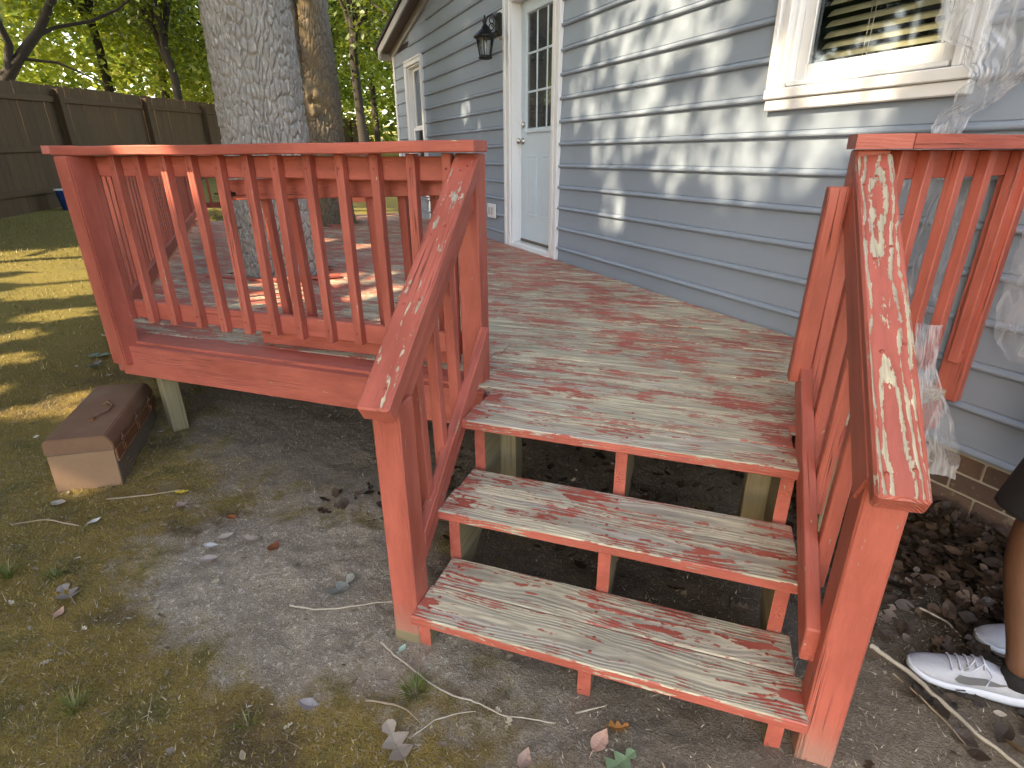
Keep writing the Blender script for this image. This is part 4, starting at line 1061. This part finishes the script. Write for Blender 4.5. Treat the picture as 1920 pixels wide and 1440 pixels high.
for x, z in ((.12, .085), (.15, .055), (.17, .03), (.46, .085), (.49, .055), (.52, .03)):
    boxes('louvre', [(x-.012, x+.012, -TW/2-.006, -TW/2-.0005, z-.004, z+.004)], 'dust', tb, tbm, .002)
pts = [(.20, .0, TH2+.004), (.22, -.012, TH2+.012), (.27, -.05, TH2+.012), (.34, -.05, TH2+.012), (.395, -.012, TH2+.012), (.41, .0, TH2+.004)]
hd = tubes('handle', [(pts, .0055)], 'rust', tb, tbm, 8)
for x in (.20, .41): boxes('handle_bracket', [(x-.018, x+.018, -.012, .012, TH2, TH2+.006)], 'rustred', hd, tbm, .002)

# ================================================================== BUCKET
bk = empty('plastic_bucket', (-10.27, 6.86, G(-10.27, 6.86)), 'blue plastic tub on the grass in front of the fence', 'bucket')
lathe('tub', [(.10, 0), (.14, .30), (.15, .31), (.15, .335), (.135, .335), (.13, .28), (.09, .02)], 'blue', bk, T(-10.27, 6.86, G(-10.27, 6.86)), 20)
lathe('tub_rim', [(.151, .312), (.157, .318), (.157, .332), (.151, .337)], 'white', bk, T(-10.27, 6.86, G(-10.27, 6.86)), 20)

# ================================================================== PLASTIC FILM
def film(name, rows, nu, nv, amp, seed, M4, label, ragged=1., mat='film'):
    rows = sorted(rows, key=lambda r: -r[0]); zs = np.array([r[0] for r in rows]); ls = np.array([r[1] for r in rows]); rs = np.array([r[2] for r in rows]); os_ = np.array([r[3] for r in rows])
    zz = np.linspace(zs[0], zs[-1], nv); o = np.argsort(zs)
    l = np.interp(zz, zs[o], ls[o]); r = np.interp(zz, zs[o], rs[o]); out = np.interp(zz, zs[o], os_[o]); vs = []
    for j in range(nv):
        rag = ragged*.018*mnoise.noise(V((zz[j]*22, seed, 0)))+ragged*.010*mnoise.noise(V((zz[j]*70, seed, 3)))
        width = abs(r[j]-l[j])
        for i in range(nu):
            u = i/(nu-1); x = l[j]+(r[j]-l[j])*u+rag*(1-u)+ragged*.012*mnoise.noise(V((zz[j]*25, seed+5, 1)))*u
            pleat = min(2.2, 1/(width+.25))
            d = amp*(mnoise.noise(V((u*6*min(1, .4+width)+.5*mnoise.noise(V((u*3, zz[j]*3, seed+6))), zz[j]*1.3, seed)))*1.0+(1-abs(mnoise.noise(V((u*11+zz[j]*1.6, zz[j]*1.8, seed+2)))))**3*.55+mnoise.noise(V((u*16, zz[j]*6, seed+4)))*.12)*pleat
            vs.append((-x, -(out[j]+abs(d)), zz[j]+ragged*.004*mnoise.noise(V((u*9, zz[j]*5, seed+8)))))
    fs = [[j*nu+i, j*nu+i+1, (j+1)*nu+i+1, (j+1)*nu+i] for j in range(nv-1) for i in range(nu-1)]
    o = obj(name, mesh(name, vs, fs, M[mat], True), None, M4); return tag(o, label, 'plastic sheet')
film('plastic_sheet', [(3.1, 1.50, .5, .07), (2.4, 1.53, .5, .07), (2.02, 1.545, .62, .075), (1.95, 1.555, .8, .08), (1.89, 1.52, 1.0, .085), (1.84, 1.42, 1.08, .09), (1.75, 1.385, 1.18, .08), (1.68, 1.42, 1.26, .07), (1.62, 1.48, 1.35, .06), (1.56, 1.475, 1.37, .06), (1.46, 1.55, 1.2, .06)], 80, 150, .012, 3, HM, 'torn clear plastic film hanging from the right window down to the railing', 1., 'filmthick')
film('plastic_sheet', [(1.50, 1.45, 1.25, .05), (1.42, 1.58, 1.235, .05), (1.2, 1.62, 1.235, .055), (.98, 1.5, 1.235, .06), (.86, 1.38, 1.235, .06), (.72, 1.32, 1.235, .05)], 60, 110, .005, 8, HM, 'clear plastic sheeting on the siding behind the right railing balusters')
film('plastic_sheet', [(1.62, 1.07, .35, .05), (1.42, 1.075, .3, .06), (1.2, 1.08, .3, .07), (.98, 1.08, .35, .08), (.86, 1.05, .45, .09), (.80, .98, .55, .10)], 60, 110, .005, 9, HM, 'clear plastic sheeting on the siding right of the flat railing post', .6)
# hanging tail under the bottom rail, in the plane just behind the right railing
TMx = T(0, 2.24, 0)
film('plastic_sheet', [(.95, -.80, -.72, .0), (.80, -.815, -.745, .0), (.70, -.86, -.745, .02), (.58, -.915, -.76, .03), (.47, -.955, -.79, .04), (.40, -.955, -.80, .05)], 50, 70, .012, 13, TMx, 'clear plastic tail hanging below the bottom rail beside the brick', .35, 'filmthick')

# ================================================================== GROUND LITTER
def oak_leaf(lobes=3, L=.13):
    half = [(0, 0)]
    for k in range(lobes):
        f = (k+.5)/lobes; w_ = .30*math.sin(math.pi*min(.92, .25+.7*f))
        half += [((k+.25)/lobes*.95, w_*.38), ((k+.62)/lobes*.97, w_*1.1), ((k+.85)/lobes*.99, w_*.85)]
    half += [(1.0, .02)]
    return [(x*L, y*L) for x, y in half]
def oval_leaf(L=.08):
    return [(x*L, .30*math.sin(math.pi*x**.85)*L) for x in np.linspace(0, 1, 9)]
def leaf_mesh(half, curl, seed):
    vs = []; fs = []; r = random.Random(seed); n = len(half); L = half[-1][0]
    def zf(x, y): return curl*L*((x/L-.5)**2*.9+(y/L)**2*1.1)+.003+.006*L*math.sin(x/L*11+y/L*14)
    for x, y in half: vs.append((x-L/2, y, zf(x, y)))
    for x, y in half: vs.append((x-L/2, 0, zf(x, 0)-.0015))
    for x, y in half: vs.append((x-L/2, -y*r.uniform(.9, 1.1), zf(x, y)*r.uniform(.9, 1.3)))
    for i in range(n-1):
        fs.append([n+i, n+i+1, i+1, i]); fs.append([2*n+i, 2*n+i+1, n+i+1, n+i])
    # stalk
    o = len(vs); vs += [(-L/2, .001, zf(0, 0)), (-L/2, -.001, zf(0, 0)), (-L*.72, -.001, .002), (-L*.72, .001, .002)]; fs.append([o, o+1, o+2, o+3])
    # thin thickness
    nv = len(vs); vs += [(x, y, z-.0006) for x, y, z in vs]; fs += [[i+nv for i in f][::-1] for f in fs]
    return vs, fs
LEAVES = [  # x, y, rot, kind, size, curl, colour, label
    (-.65, .878, 2.5, 'oak', .125, .5, (.27, .225, .18), 'large tan oak leaf at the bottom edge below the forked twig'),
    (-.118, 1.064, 1.2, 'oval', .075, .5, (.50, .31, .24), 'pink beige leaf on the dirt in front of the stairs'),
    (-.078, 1.118, .4, 'oak', .06, .9, (.36, .15, .035), 'small orange brown leaf near the bottom step'),
    (-.055, 1.025, .9, 'oak', .10, .3, (.17, .26, .14), 'green oak leaf at the bottom edge in front of the stairs'),
    (-2.193, 1.591, .5, 'oak', .06, .6, (.62, .46, .05), 'bright yellow leaf right of the toolbox'),
    (-2.114, 1.517, 2.9, 'oval', .07, .6, (.36, .26, .23), 'pinkish grey leaf below the yellow leaf'),
    (-1.142, 1.336, 1.3, 'oak', .12, .8, (.22, .23, .2), 'grey curled oak leaf left of the left newel post'),
    (-2.055, .968, 2.8, 'oak', .13, .7, (.25, .21, .18), 'grey brown oak leaf on the moss at far left'),
    (-2.0, .90, 1.9, 'oval', .05, .6, (.45, .27, .2), 'small pink leaf scrap beside the grey oak leaf on moss'),
    (-1.538, 1.437, 1.9, 'oval', .075, .5, (.26, .085, .035), 'rust red leaf on the grey dirt'),
    (-1.84, 1.53, .2, 'oval', .05, .5, (.28, .09, .03), 'small rust leaf between toolbox and dirt patch'),
    (-1.731, 1.292, .6, 'oval', .075, .4, (.42, .36, .32), 'pale beige leaf with a folded tip on the dirt'),
    (-1.768, 1.421, .9, 'oval', .07, .5, (.40, .34, .29), 'beige leaf left of the rust red leaf'),
    (-1.66, 1.44, .1, 'oak', .075, .7, (.33, .28, .23), 'curled tan leaf next to the beige leaf'),
    (-1.783, 1.352, .5, 'oval', .06, .7, (.52, .52, .5), 'pale grey curled leaf above the folded beige leaf'),
    (-4.05, 2.62, .3, 'oak', .17, .3, (.16, .24, .18), 'grey green oak leaf on the grass beside the deck'),
    (-3.9, 2.46, 2.2, 'oak', .16, .7, (.20, .21, .2), 'dark grey oak leaf near the toolbox end'),
    (-2.625, 1.333, .2, 'oval', .075, .5, (.40, .35, .3), 'pale leaf on the moss in front of the toolbox'),
    (-2.36, 1.30, 1.2, 'oval', .05, .8, (.55, .55, .5), 'whitish leaf scrap among the twigs by the toolbox'),
    (-.949, .895, .2, 'oval', .065, .9, (.30, .27, .27), 'grey curled leaf at the bottom edge on brown moss'),
    (-.30, .95, 1.5, 'oval', .06, .5, (.36, .25, .2), 'small pinkish leaf cut by the bottom edge'),
    (-.79, 1.165, 1.4, 'oval', .035, .4, (.38, .56, .48), 'pale teal leaf scrap at the foot of the left newel'),
    (-.66, 1.14, .9, 'oval', .03, .4, (.42, .55, .45), 'pale green leaf scrap beneath the bottom step, left end'),
    (-2.75, 1.05, .7, 'oval', .07, .6, (.17, .13, .1), 'dark brown leaf lying on moss at left edge'),
    (-3.6, 2.75, .9, 'oval', .12, .5, (.5, .46, .4), 'pale leaf on the lawn beside the left corner post')]
for k, (x, y, rot, kind, s, curl, colr, lab_) in enumerate(LEAVES):
    vs, fs = leaf_mesh(oak_leaf(3, s) if kind == 'oak' else oval_leaf(s), curl, k)
    o = obj('fallen_leaf', mesh('fallen_leaf', vs, fs, leafcol('leaf_%02d' % k, colr)), None, T(x, y, G(x, y)+.003) @ Matrix.Rotation(rot, 4, 'Z') @ Matrix.Rotation(random.uniform(-.15, .15), 4, 'Y'))
    tag(o, lab_, 'leaf', 'fallen leaves on the ground')
STICKS = [
    ([(-.865, 1.158), (-.80, 1.13), (-.728, 1.106), (-.65, 1.075), (-.557, 1.056), (-.50, 1.06), (-.472, 1.057), (-.40, 1.045), (-.339, 1.055), (-.246, 1.07)], .0034, 'twig', 'long pale twig lying in front of the bottom step'),
    ([(-.617, .897), (-.576, .969), (-.52, 1.011), (-.475, 1.031)], .0024, 'twig', 'thin curved twig meeting the tan oak leaf'),
    ([(-.794, .96), (-.71, .976), (-.656, .968), (-.607, .947)], .0032, 'twig2', 'thin brown twig left of the tan oak leaf'),
    ([(-1.261, 1.197), (-1.167, 1.208), (-1.081, 1.245), (-.987, 1.304), (-.927, 1.332)], .0036, 'twig', 'pale bowed twig touching the left newel post side'),
    ([(.66, 1.656), (.70, 1.62), (.744, 1.585), (.803, 1.499), (.864, 1.409), (.932, 1.348), (1.05, 1.2)], .0072, 'twig', 'thick pale stick beside the white shoe'),
    ([(.70, 1.565), (.75, 1.50), (.80, 1.42), (.83, 1.36)], .003, 'twig2', 'thin crooked twig along the thick stick'),
    ([(-2.45, 1.42), (-2.3, 1.52), (-2.2, 1.6)], .004, 'twig2', 'short brown twig in front of the toolbox'),
    ([(-2.38, 1.25), (-2.55, 1.23), (-2.65, 1.16)], .0035, 'twig2', 'twig on the moss below the toolbox'),
    ([(-.20, 1.12), (-.12, 1.17)], .003, 'twig', 'tiny twig near the middle stringer foot'),
    ([(.05, 1.05), (.12, .96), (.17, .9)], .0025, 'twig2', 'thin dark twig at the bottom edge right of the green leaf'),
    ([(.9, 2.0), (.95, 2.12), (1.0, 2.15), (1.08, 2.2)], .005, 'twig', 'pale forked stick on the leaf pile by the brick'),
    ([(.86, 1.9), (.93, 1.86), (.95, 1.8)], .004, 'twig', 'short curved pale stick on the leaf pile edge'),
    ([(-4.4, 2.9), (-4.0, 2.9), (-3.75, 3.0)], .006, 'twig2', 'brown twig on the lawn left of the deck')]
for pts, r, m, lab_ in STICKS:
    P3 = [(x, y, G(x, y)+r*.9+.006+.005*random.random()) for x, y in pts]
    # refine with small kinks
    Q = []
    for i in range(len(P3)-1):
        for s in range(4):
            t = s/4; p = V(P3[i]).lerp(V(P3[i+1]), t); Q.append(p+V((random.uniform(-1, 1), random.uniform(-1, 1), random.uniform(-.3, .8)))*r*.4)
    Q.append(V(P3[-1])); rr = [r*(1.1-.55*i/len(Q))*random.uniform(.85, 1.15) for i in range(len(Q))]
    o = tubes('twig', [(Q, rr)], m, None, None, 7); tag(o, lab_, 'stick', 'twigs on the ground')
# leaf pile by the foundation
def scatter_leaves(n, fx, name, mat, s0, s1, zlift, label, cat):
    P = fx(n); half = oval_leaf(1.); m = len(half); vs = []; fs = []; rn = []
    base = []
    for k in range(6):
        v, f = leaf_mesh(oak_leaf(3, 1.) if k % 2 else oval_leaf(1.), random.uniform(.1, .45), 50+k)
        h = len(v)//2; f = [q for q in f if max(q) < h]; base.append((np.array(v[:h]), f))
    for i, p in enumerate(P):
        b, f = base[i % 6]; s = random.uniform(s0, s1)
        R = np.array(Euler((random.gauss(0, .38), random.gauss(0, .38), random.uniform(0, 6.28))).to_matrix())
        o = len(vs); vs += list((b*s)@R.T+p); fs += [[j+o for j in q] for q in f]; rn += [random.random()]*len(b)
    me = mesh(name, vs, fs, M[mat]); at = me.attributes.new('rnd', 'FLOAT', 'POINT'); at.data.foreach_set('value', np.array(rn, np.float32))
    o = obj(name, me); tag(o, label, cat, kind='stuff')
def pile(n):
    out = []
    while len(out) < n:
        a_ = random.uniform(-1.2, 2.0); off = abs(random.gauss(0, .34))+.03
        p = WN*(DW-off)+WD*a_
        if p.x < .5 or p.y < 1.2: continue
        h = max(0, .13*(1-off/.6))
        out.append((p.x, p.y, .01+h*random.random()**.5))
    return np.array(out)
scatter_leaves(2900, pile, 'leaf_pile', 'litter', .04, .075, 0, 'heap of curled dead brown leaves against the brick foundation', 'leaf pile')
def thin(n):
    out = []
    while len(out) < n:
        x = random.uniform(-4.2, 1.2); y = random.uniform(.4, 4.5)
        out.append((x, y, G(x, y)+.004))
    return np.array(out)
scatter_leaves(900, thin, 'leaf_scraps', 'debris', .008, .034, 0, 'small dry leaf scraps scattered over the dirt and moss', 'leaf scraps')
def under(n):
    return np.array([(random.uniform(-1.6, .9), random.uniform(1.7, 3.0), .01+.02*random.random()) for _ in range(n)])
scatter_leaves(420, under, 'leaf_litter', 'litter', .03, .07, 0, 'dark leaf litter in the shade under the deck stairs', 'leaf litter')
def slivers(n, xr, yr, L0, L1, w0, mat, name, label, cat, dens, stand=0.):
    x = RNG.uniform(*xr, n); y = RNG.uniform(*yr, n); k = dens(x, y) > RNG.random(n); x = x[k]; y = y[k]; n = len(x)
    z = gz(x, y)-.002; a_ = RNG.uniform(0, 2*math.pi, n); L = RNG.uniform(L0, L1, n); e = np.abs(RNG.normal(.25+stand, .3, n))
    d = np.stack([np.cos(a_)*np.cos(e), np.sin(a_)*np.cos(e), np.sin(e)], 1); s = np.stack([-np.sin(a_), np.cos(a_), RNG.normal(0, .3, n)], 1)
    P = np.stack([x, y, z+RNG.uniform(0, .006, n)], 1); W = w0*RNG.uniform(.5, 1.4, n)[:, None]
    vs = np.stack([P-s*W, P+s*W, P+d*L[:, None]], 1).reshape(-1, 3)
    o = obj(name, npmesh(name, vs, np.arange(n*3).reshape(-1, 3), M[mat], np.repeat(RNG.random(n), 3))); tag(o, label, cat, kind='stuff')
def mossd(x, y):
    d = np.minimum(np.hypot((x+1.15)/.95, (y-1.35)/.52), np.hypot((x-.55)/1.5, (y-1.6)/1.15)); d = np.minimum(d, np.hypot((x+1.2)/2.1, (y-2.9)/1.35))
    return np.clip((d-.8)*2, .02, 1)
slivers(230000, (-4.4, .6), (.35, 4.2), .006, .019, .0012, 'mossblade', 'moss', 'low yellow brown moss and thatch covering the yard soil', 'moss', mossd, .35)
slivers(70000, (-3.2, 1.5), (.45, 3.0), .004, .022, .0013, 'debris', 'plant_debris', 'fine pale straw and bark bits strewn on the dirt', 'debris', lambda x, y: np.full(x.shape, .8))
slivers(1500, (-4.0, 1.4), (.5, 2.6), .03, .09, .0009, 'debris', 'pine_needles', 'loose tan pine needles lying on the soil', 'needles', lambda x, y: np.full(x.shape, .8))
def fard(x, y): return np.where(-.85*x+.5*y > 2.2, .9, 0)
slivers(90000, (-14, -3.6), (.8, 9), .015, .05, .003, 'mossblade', 'lawn_moss', 'mossy thin lawn between the deck and the fence', 'lawn', fard, .5)
def tuft(x, y, n, L, lab_):
    vs = []; q = []
    for i in range(n):
        a_ = random.uniform(0, 6.28); r = random.uniform(0, .025); l = L*random.uniform(.5, 1.1); ln = random.uniform(.3, 1.1)
        b = V((r*math.cos(a_), r*math.sin(a_), 0)); d = V((math.cos(a_)*ln, math.sin(a_)*ln, 1)).normalized(); s = V((-math.sin(a_), math.cos(a_), 0))*.0013
        m_ = b+d*l*.6; t_ = m_+(d+V((d.x, d.y, -.7))*.6).normalized()*l*.4; o = len(vs)
        vs += [b-s, b+s, m_+s*.8, m_-s*.8, t_]; q += [[o, o+1, o+2, o+3], [o+3, o+2, o+4]]
    me = mesh('grass_tuft', vs, q, M['grass']); at = me.attributes.new('rnd', 'FLOAT', 'POINT'); at.data.foreach_set('value', np.repeat(np.array([random.random() for _ in range(n)], np.float32), 5))
    o = obj('grass_tuft', me, None, T(x, y, G(x, y)-.004)); tag(o, lab_, 'grass tuft', 'grass tufts')
tuft(-.672, 1.03, 110, .075, 'thin green grass tuft beside the long pale twig')
tuft(-1.597, .665, 60, .09, 'pale green grass tuft on the moss near the bottom left corner')
tuft(-2.363, .96, 90, .08, 'green grass tuft at the left edge of the picture')
tuft(-2.2, 1.02, 50, .06, 'small green tuft above the grey oak leaf')
tuft(-1.076, .79, 30, .06, 'sparse grass sprigs near the bottom edge')
tuft(-1.42, 1.62, 25, .03, 'tiny bright green sprig on the dirt under the rim board')

# ================================================================== PERSON
per = empty('person', (1.15, 1.70, 0), 'person in black shorts and white sneakers standing at the right edge', 'person')
def skin_body(name, joints, edges, mat, parent, lv=2):
    me = bpy.data.meshes.new(name); me.from_pydata([j[0] for j in joints], edges, [])
    o = bpy.data.objects.new(name, me); COL.objects.link(o)
    md = o.modifiers.new('s', 'SKIN'); md.use_smooth_shade = True
    for i, j in enumerate(joints): me.skin_vertices[0].data[i].radius = j[1]; me.skin_vertices[0].data[i].use_root = (i == 0)
    ss_ = o.modifiers.new('d', 'SUBSURF'); ss_.levels = ss_.render_levels = lv
    dg = bpy.context.evaluated_depsgraph_get(); ev = bpy.data.meshes.new_from_object(o.evaluated_get(dg)); bpy.data.objects.remove(o)
    ev.materials.clear(); ev.materials.append(M[mat]); ev.polygons.foreach_set('use_smooth', [True]*len(ev.polygons))
    return obj(name, ev, parent)
def J(x, y, z, rx, ry=None): return ((x, y, z), (rx, ry or rx))
# body faces -x; pelvis root
body = [J(1.16, 1.72, .93, .13, .11), J(1.17, 1.72, 1.10, .12, .105), J(1.17, 1.72, 1.30, .15, .12), J(1.17, 1.72, 1.44, .12, .09), J(1.16, 1.72, 1.50, .055), J(1.135, 1.72, 1.575, .062, .066), J(1.14, 1.72, 1.65, .082, .088),
        J(1.06, 1.68, .86, .088), J(.965, 1.685, .52, .060), J(.968, 1.665, .40, .058), J(1.0, 1.60, .15, .036), J(1.005, 1.585, .085, .037),      # near leg (towards camera)
        J(1.18, 1.80, .86, .088), J(1.15, 1.84, .50, .060), J(1.19, 1.84, .38, .057), J(1.22, 1.84, .15, .036), J(1.22, 1.84, .08, .037),
        J(1.17, 1.52, 1.40, .055), J(1.19, 1.46, 1.12, .043), J(1.08, 1.46, .90, .03), J(1.04, 1.465, .83, .033, .022),
        J(1.17, 1.92, 1.40, .055), J(1.19, 1.98, 1.12, .043), J(1.10, 1.98, .90, .03), J(1.06, 1.975, .83, .033, .022)]
ed = [(0, 1), (1, 2), (2, 3), (3, 4), (4, 5), (5, 6), (0, 7), (7, 8), (8, 9), (9, 10), (10, 11), (0, 12), (12, 13), (13, 14), (14, 15), (15, 16), (3, 17), (17, 18), (18, 19), (19, 20), (3, 21), (21, 22), (22, 23), (23, 24)]
for hb, sy in ((20, 1), (24, -1)):
    hx, hy, hz_ = body[hb][0]
    for f in range(4):
        i0 = len(body); yy = hy+(f-1.5)*.019
        body.append(J(hx-.02, yy, hz_-.05, .009)); body.append(J(hx-.022, yy, hz_-.085, .0085)); body.append(J(hx-.008, yy, hz_-.115+.006*abs(f-1), .0075))
        ed += [(hb, i0), (i0, i0+1), (i0+1, i0+2)]
    i0 = len(body); body.append(J(hx-.035, hy+.0, hz_-.02, .011)); body.append(J(hx-.055, hy, hz_-.055, .009)); ed += [(hb, i0), (i0, i0+1)]
skin_body('body', body, ed, 'skin', per)
def loft(name, rings, mat, parent, closed=True):
    n = len(rings[0]); vs = [p for r in rings for p in r]; fs = []
    for i in range(len(rings)-1):
        for k in range(n): fs.append([i*n+k, i*n+(k+1) % n, (i+1)*n+(k+1) % n, (i+1)*n+k])
    if closed: fs += [list(range(n))[::-1], [(len(rings)-1)*n+k for k in range(n)]]
    bm = bmesh.new(); bv = [bm.verts.new(v) for v in vs]
    for f in fs: bm.faces.new([bv[i] for i in f])
    bmesh.ops.recalc_face_normals(bm, faces=bm.faces[:]); me = bpy.data.meshes.new(name); bm.to_mesh(me); bm.free(); me.materials.append(M[mat])
    me.polygons.foreach_set('use_smooth', [True]*len(me.polygons)); return obj(name, me, parent)
def ring(cx, cy, cz, rx, ry, n=20, wob=0.): return [(cx+rx*math.cos(t)*(1+wob*math.sin(5*t)), cy+ry*math.sin(t)*(1+wob*math.sin(4*t+1)), cz) for t in np.linspace(0, 2*math.pi, n, endpoint=False)]
loft('shorts_leg', [ring(.975, 1.685, .585, .118, .118, 20, .03), ring(.98, 1.685, .60, .122, .122, 20, .02), ring(1.03, 1.69, .78, .125, .122), ring(1.09, 1.70, .90, .13, .12)], 'cloth', per)
loft('shorts_leg', [ring(1.16, 1.835, .575, .105, .105, 20, .03), ring(1.16, 1.83, .60, .11, .11), ring(1.18, 1.80, .78, .12, .115), ring(1.18, 1.76, .90, .13, .12)], 'cloth', per)
loft('shorts_seat', [ring(1.14, 1.73, .84, .15, .175), ring(1.15, 1.73, .95, .155, .18), ring(1.165, 1.72, 1.05, .14, .165)], 'cloth', per)
loft('shirt', [ring(1.165, 1.72, 1.0, .15, .175), ring(1.17, 1.72, 1.15, .14, .165), ring(1.17, 1.72, 1.32, .15, .19), ring(1.17, 1.72, 1.43, .12, .18), ring(1.165, 1.72, 1.49, .07, .08)], 'shirt', per)
for sy in (-1, 1): loft('sleeve', [ring(1.185, 1.72+sy*.245, 1.18, .07, .065), ring(1.175, 1.72+sy*.215, 1.35, .075, .07), ring(1.17, 1.72+sy*.15, 1.44, .07, .07)], 'shirt', per)
lathe('hair', [(.078, -.055), (.094, -.015), (.096, .02), (.085, .055), (.05, .085), (.012, .094)], 'hair', per, T(1.158, 1.72, 1.665), 20)
for sy in (-1, 1): lathe('eye', [(.0, -.011), (.008, -.008), (.011, 0), (.008, .008), (.0, .011)], 'white', per, T(1.066, 1.72+sy*.03, 1.625), 10)
loft('nose', [[(1.055, 1.72+a_*.016, 1.585) for a_ in (-1, 0, 1)]+[(1.042, 1.72, 1.59)], [(1.07, 1.72+a_*.007, 1.635) for a_ in (-1, 0, 1)]+[(1.062, 1.72, 1.635)]], 'skin', per)

def shoe(heel, toe, parent, side):
    hx, hy = heel; tx, ty = toe; L = math.hypot(tx-hx, ty-hy); ux, uy = (tx-hx)/L, (ty-hy)/L
    # local: x toe-wards, y left of travel, z up
    S = Matrix(((ux, -uy, 0, hx), (uy, ux, 0, hy), (0, 0, 1, .004), (0, 0, 0, 1)))
    us = np.linspace(0, 1, 25)
    def hw(u): return np.interp(u, [0, .05, .2, .45, .7, .85, .95, 1], [.018, .031, .036, .037, .047, .043, .028, .006])
    def th(u): return np.interp(u, [0, .1, .2, .3, .36, .45, .55, .7, .85, .95, 1], [.085, .10, .093, .088, .098, .105, .092, .07, .056, .046, .030])
    def bz(u): return np.interp(u, [0, .15, .6, .85, 1], [.006, 0, 0, .002, .016])
    sole_t = lambda u: np.interp(u, [0, .3, .7, 1], [.036, .03, .024, .02])
    rings = []; 
    for u in us:
        w_ = hw(u)+.004; b = bz(u); s = sole_t(u)
        rings.append([(u*L, y, z) for y, z in ((-w_*.9, b), (-w_*1.04, b+s*.35), (-w_*1.03, b+s*.8), (-w_*.95, b+s), (0, b+s+.002), (w_*.95, b+s), (w_*1.03, b+s*.8), (w_*1.04, b+s*.35), (w_*.9, b))])
    def mk(name, rings, mat):
        o = loft(name, [[tuple(S @ V(p)) for p in r] for r in rings], mat, parent); return o
    sole = mk('shoe_sole', rings, 'sole')
    rings = []
    for u in us:
        w_ = hw(u); b = bz(u)+sole_t(u)-.004; h = th(u)-b
        r = []
        for t in np.linspace(0, math.pi, 13):
            c_, s_ = math.cos(t), math.sin(t); ex = .62 if u < .4 else .8
            yy = w_*math.copysign(abs(c_)**ex, c_); zz = b+h*abs(s_)**.75
            if u < .42 and abs(c_) < .62: zz = min(zz, b+h*.93)
            r.append((u*L, yy*(1-.18*(zz-b)/.1*(u < .45)), zz))
        rings.append(r)
    up = mk('shoe_upper', rings, 'shoe')
    def surf(u, t):
        w_ = hw(u); b = bz(u)+sole_t(u)-.004; h = th(u)-b; c_, s_ = math.cos(t), math.sin(t); ex = .8
        return (u*L, w_*math.copysign(abs(c_)**ex, c_), b+h*abs(s_)**.75)
    def off(p, k=1.02):
        x, y, z = p; return tuple(S @ V((x, y*1.035+(.0015 if y > 0 else -.0015), z+.002)))
    # laces
    La = []
    for u in (.44, .50, .56, .62, .68):
        La.append(([off(surf(u, math.radians(a_))) for a_ in (52, 68, 90, 112, 128)], .0028))
    La.append(([off(surf(.45, 1.57)), tuple(S @ V((.47*L, side*.03, .118))), tuple(S @ V((.55*L, side*.05, .10))), tuple(S @ V((.60*L, side*.042, .085))), off(surf(.50, 1.57))], .0022))
    La.append(([off(surf(.45, 1.57)), tuple(S @ V((.40*L, side*.045, .095))), tuple(S @ V((.42*L, side*.052, .06)))], .0022))
    vs = []; fs = []
    for pts, r_ in La:
        a_, b_ = tube_data(pts, r_, 6); o_ = len(vs); vs += a_; fs += [[i+o_ for i in f] for f in b_]
    obj('shoe_lace', mesh('shoe_lace', vs, fs, M['sole'], True), parent)
    # swoosh print on the visible side
    top = [(.62, .68), (.585, .62), (.55, .58), (.50, .56), (.42, .56), (.30, .60), (.15, .70)]
    bot = [(.62, .68), (.65, .42), (.61, .24), (.53, .19), (.45, .25), (.32, .42), (.15, .70)]
    vs = []; 
    for u, f_ in top+bot:
        w_ = hw(u); b = bz(u)+sole_t(u)-.004; h = th(u)-b; s_ = f_**(1/.75); c_ = math.sqrt(max(0, 1-min(1, s_)**2))
        ex = .62 if u < .4 else .8; yy = w_*c_**ex*(1-.18*(f_*h)/.1*(u < .45)); vs.append(tuple(S @ V((u*L, side*(yy+.0022), b+h*f_))))
    n = len(top); fs = [[i, i+1, n+i+1, n+i] for i in range(n-1)]
    obj('shoe_emblem', mesh('shoe_emblem', vs, fs, M['swoosh']), parent)
    # sock collar
    return S
shoe((1.055, 1.585), (.745, 1.615), per, 1)
shoe((1.27, 1.835), (.985, 1.80), per, 1)
lathe('sock', [(.040, .065), (.043, .085), (.040, .105), (.036, .107)], 'cloth', per, T(1.005, 1.587, 0), 16)
lathe('sock', [(.040, .065), (.043, .085), (.040, .105), (.036, .107)], 'cloth', per, T(1.22, 1.84, 0), 16)
print('triangles', sum(len(o.data.polygons) for o in bpy.data.objects if o.type == 'MESH'), 'objects', len(bpy.data.objects))
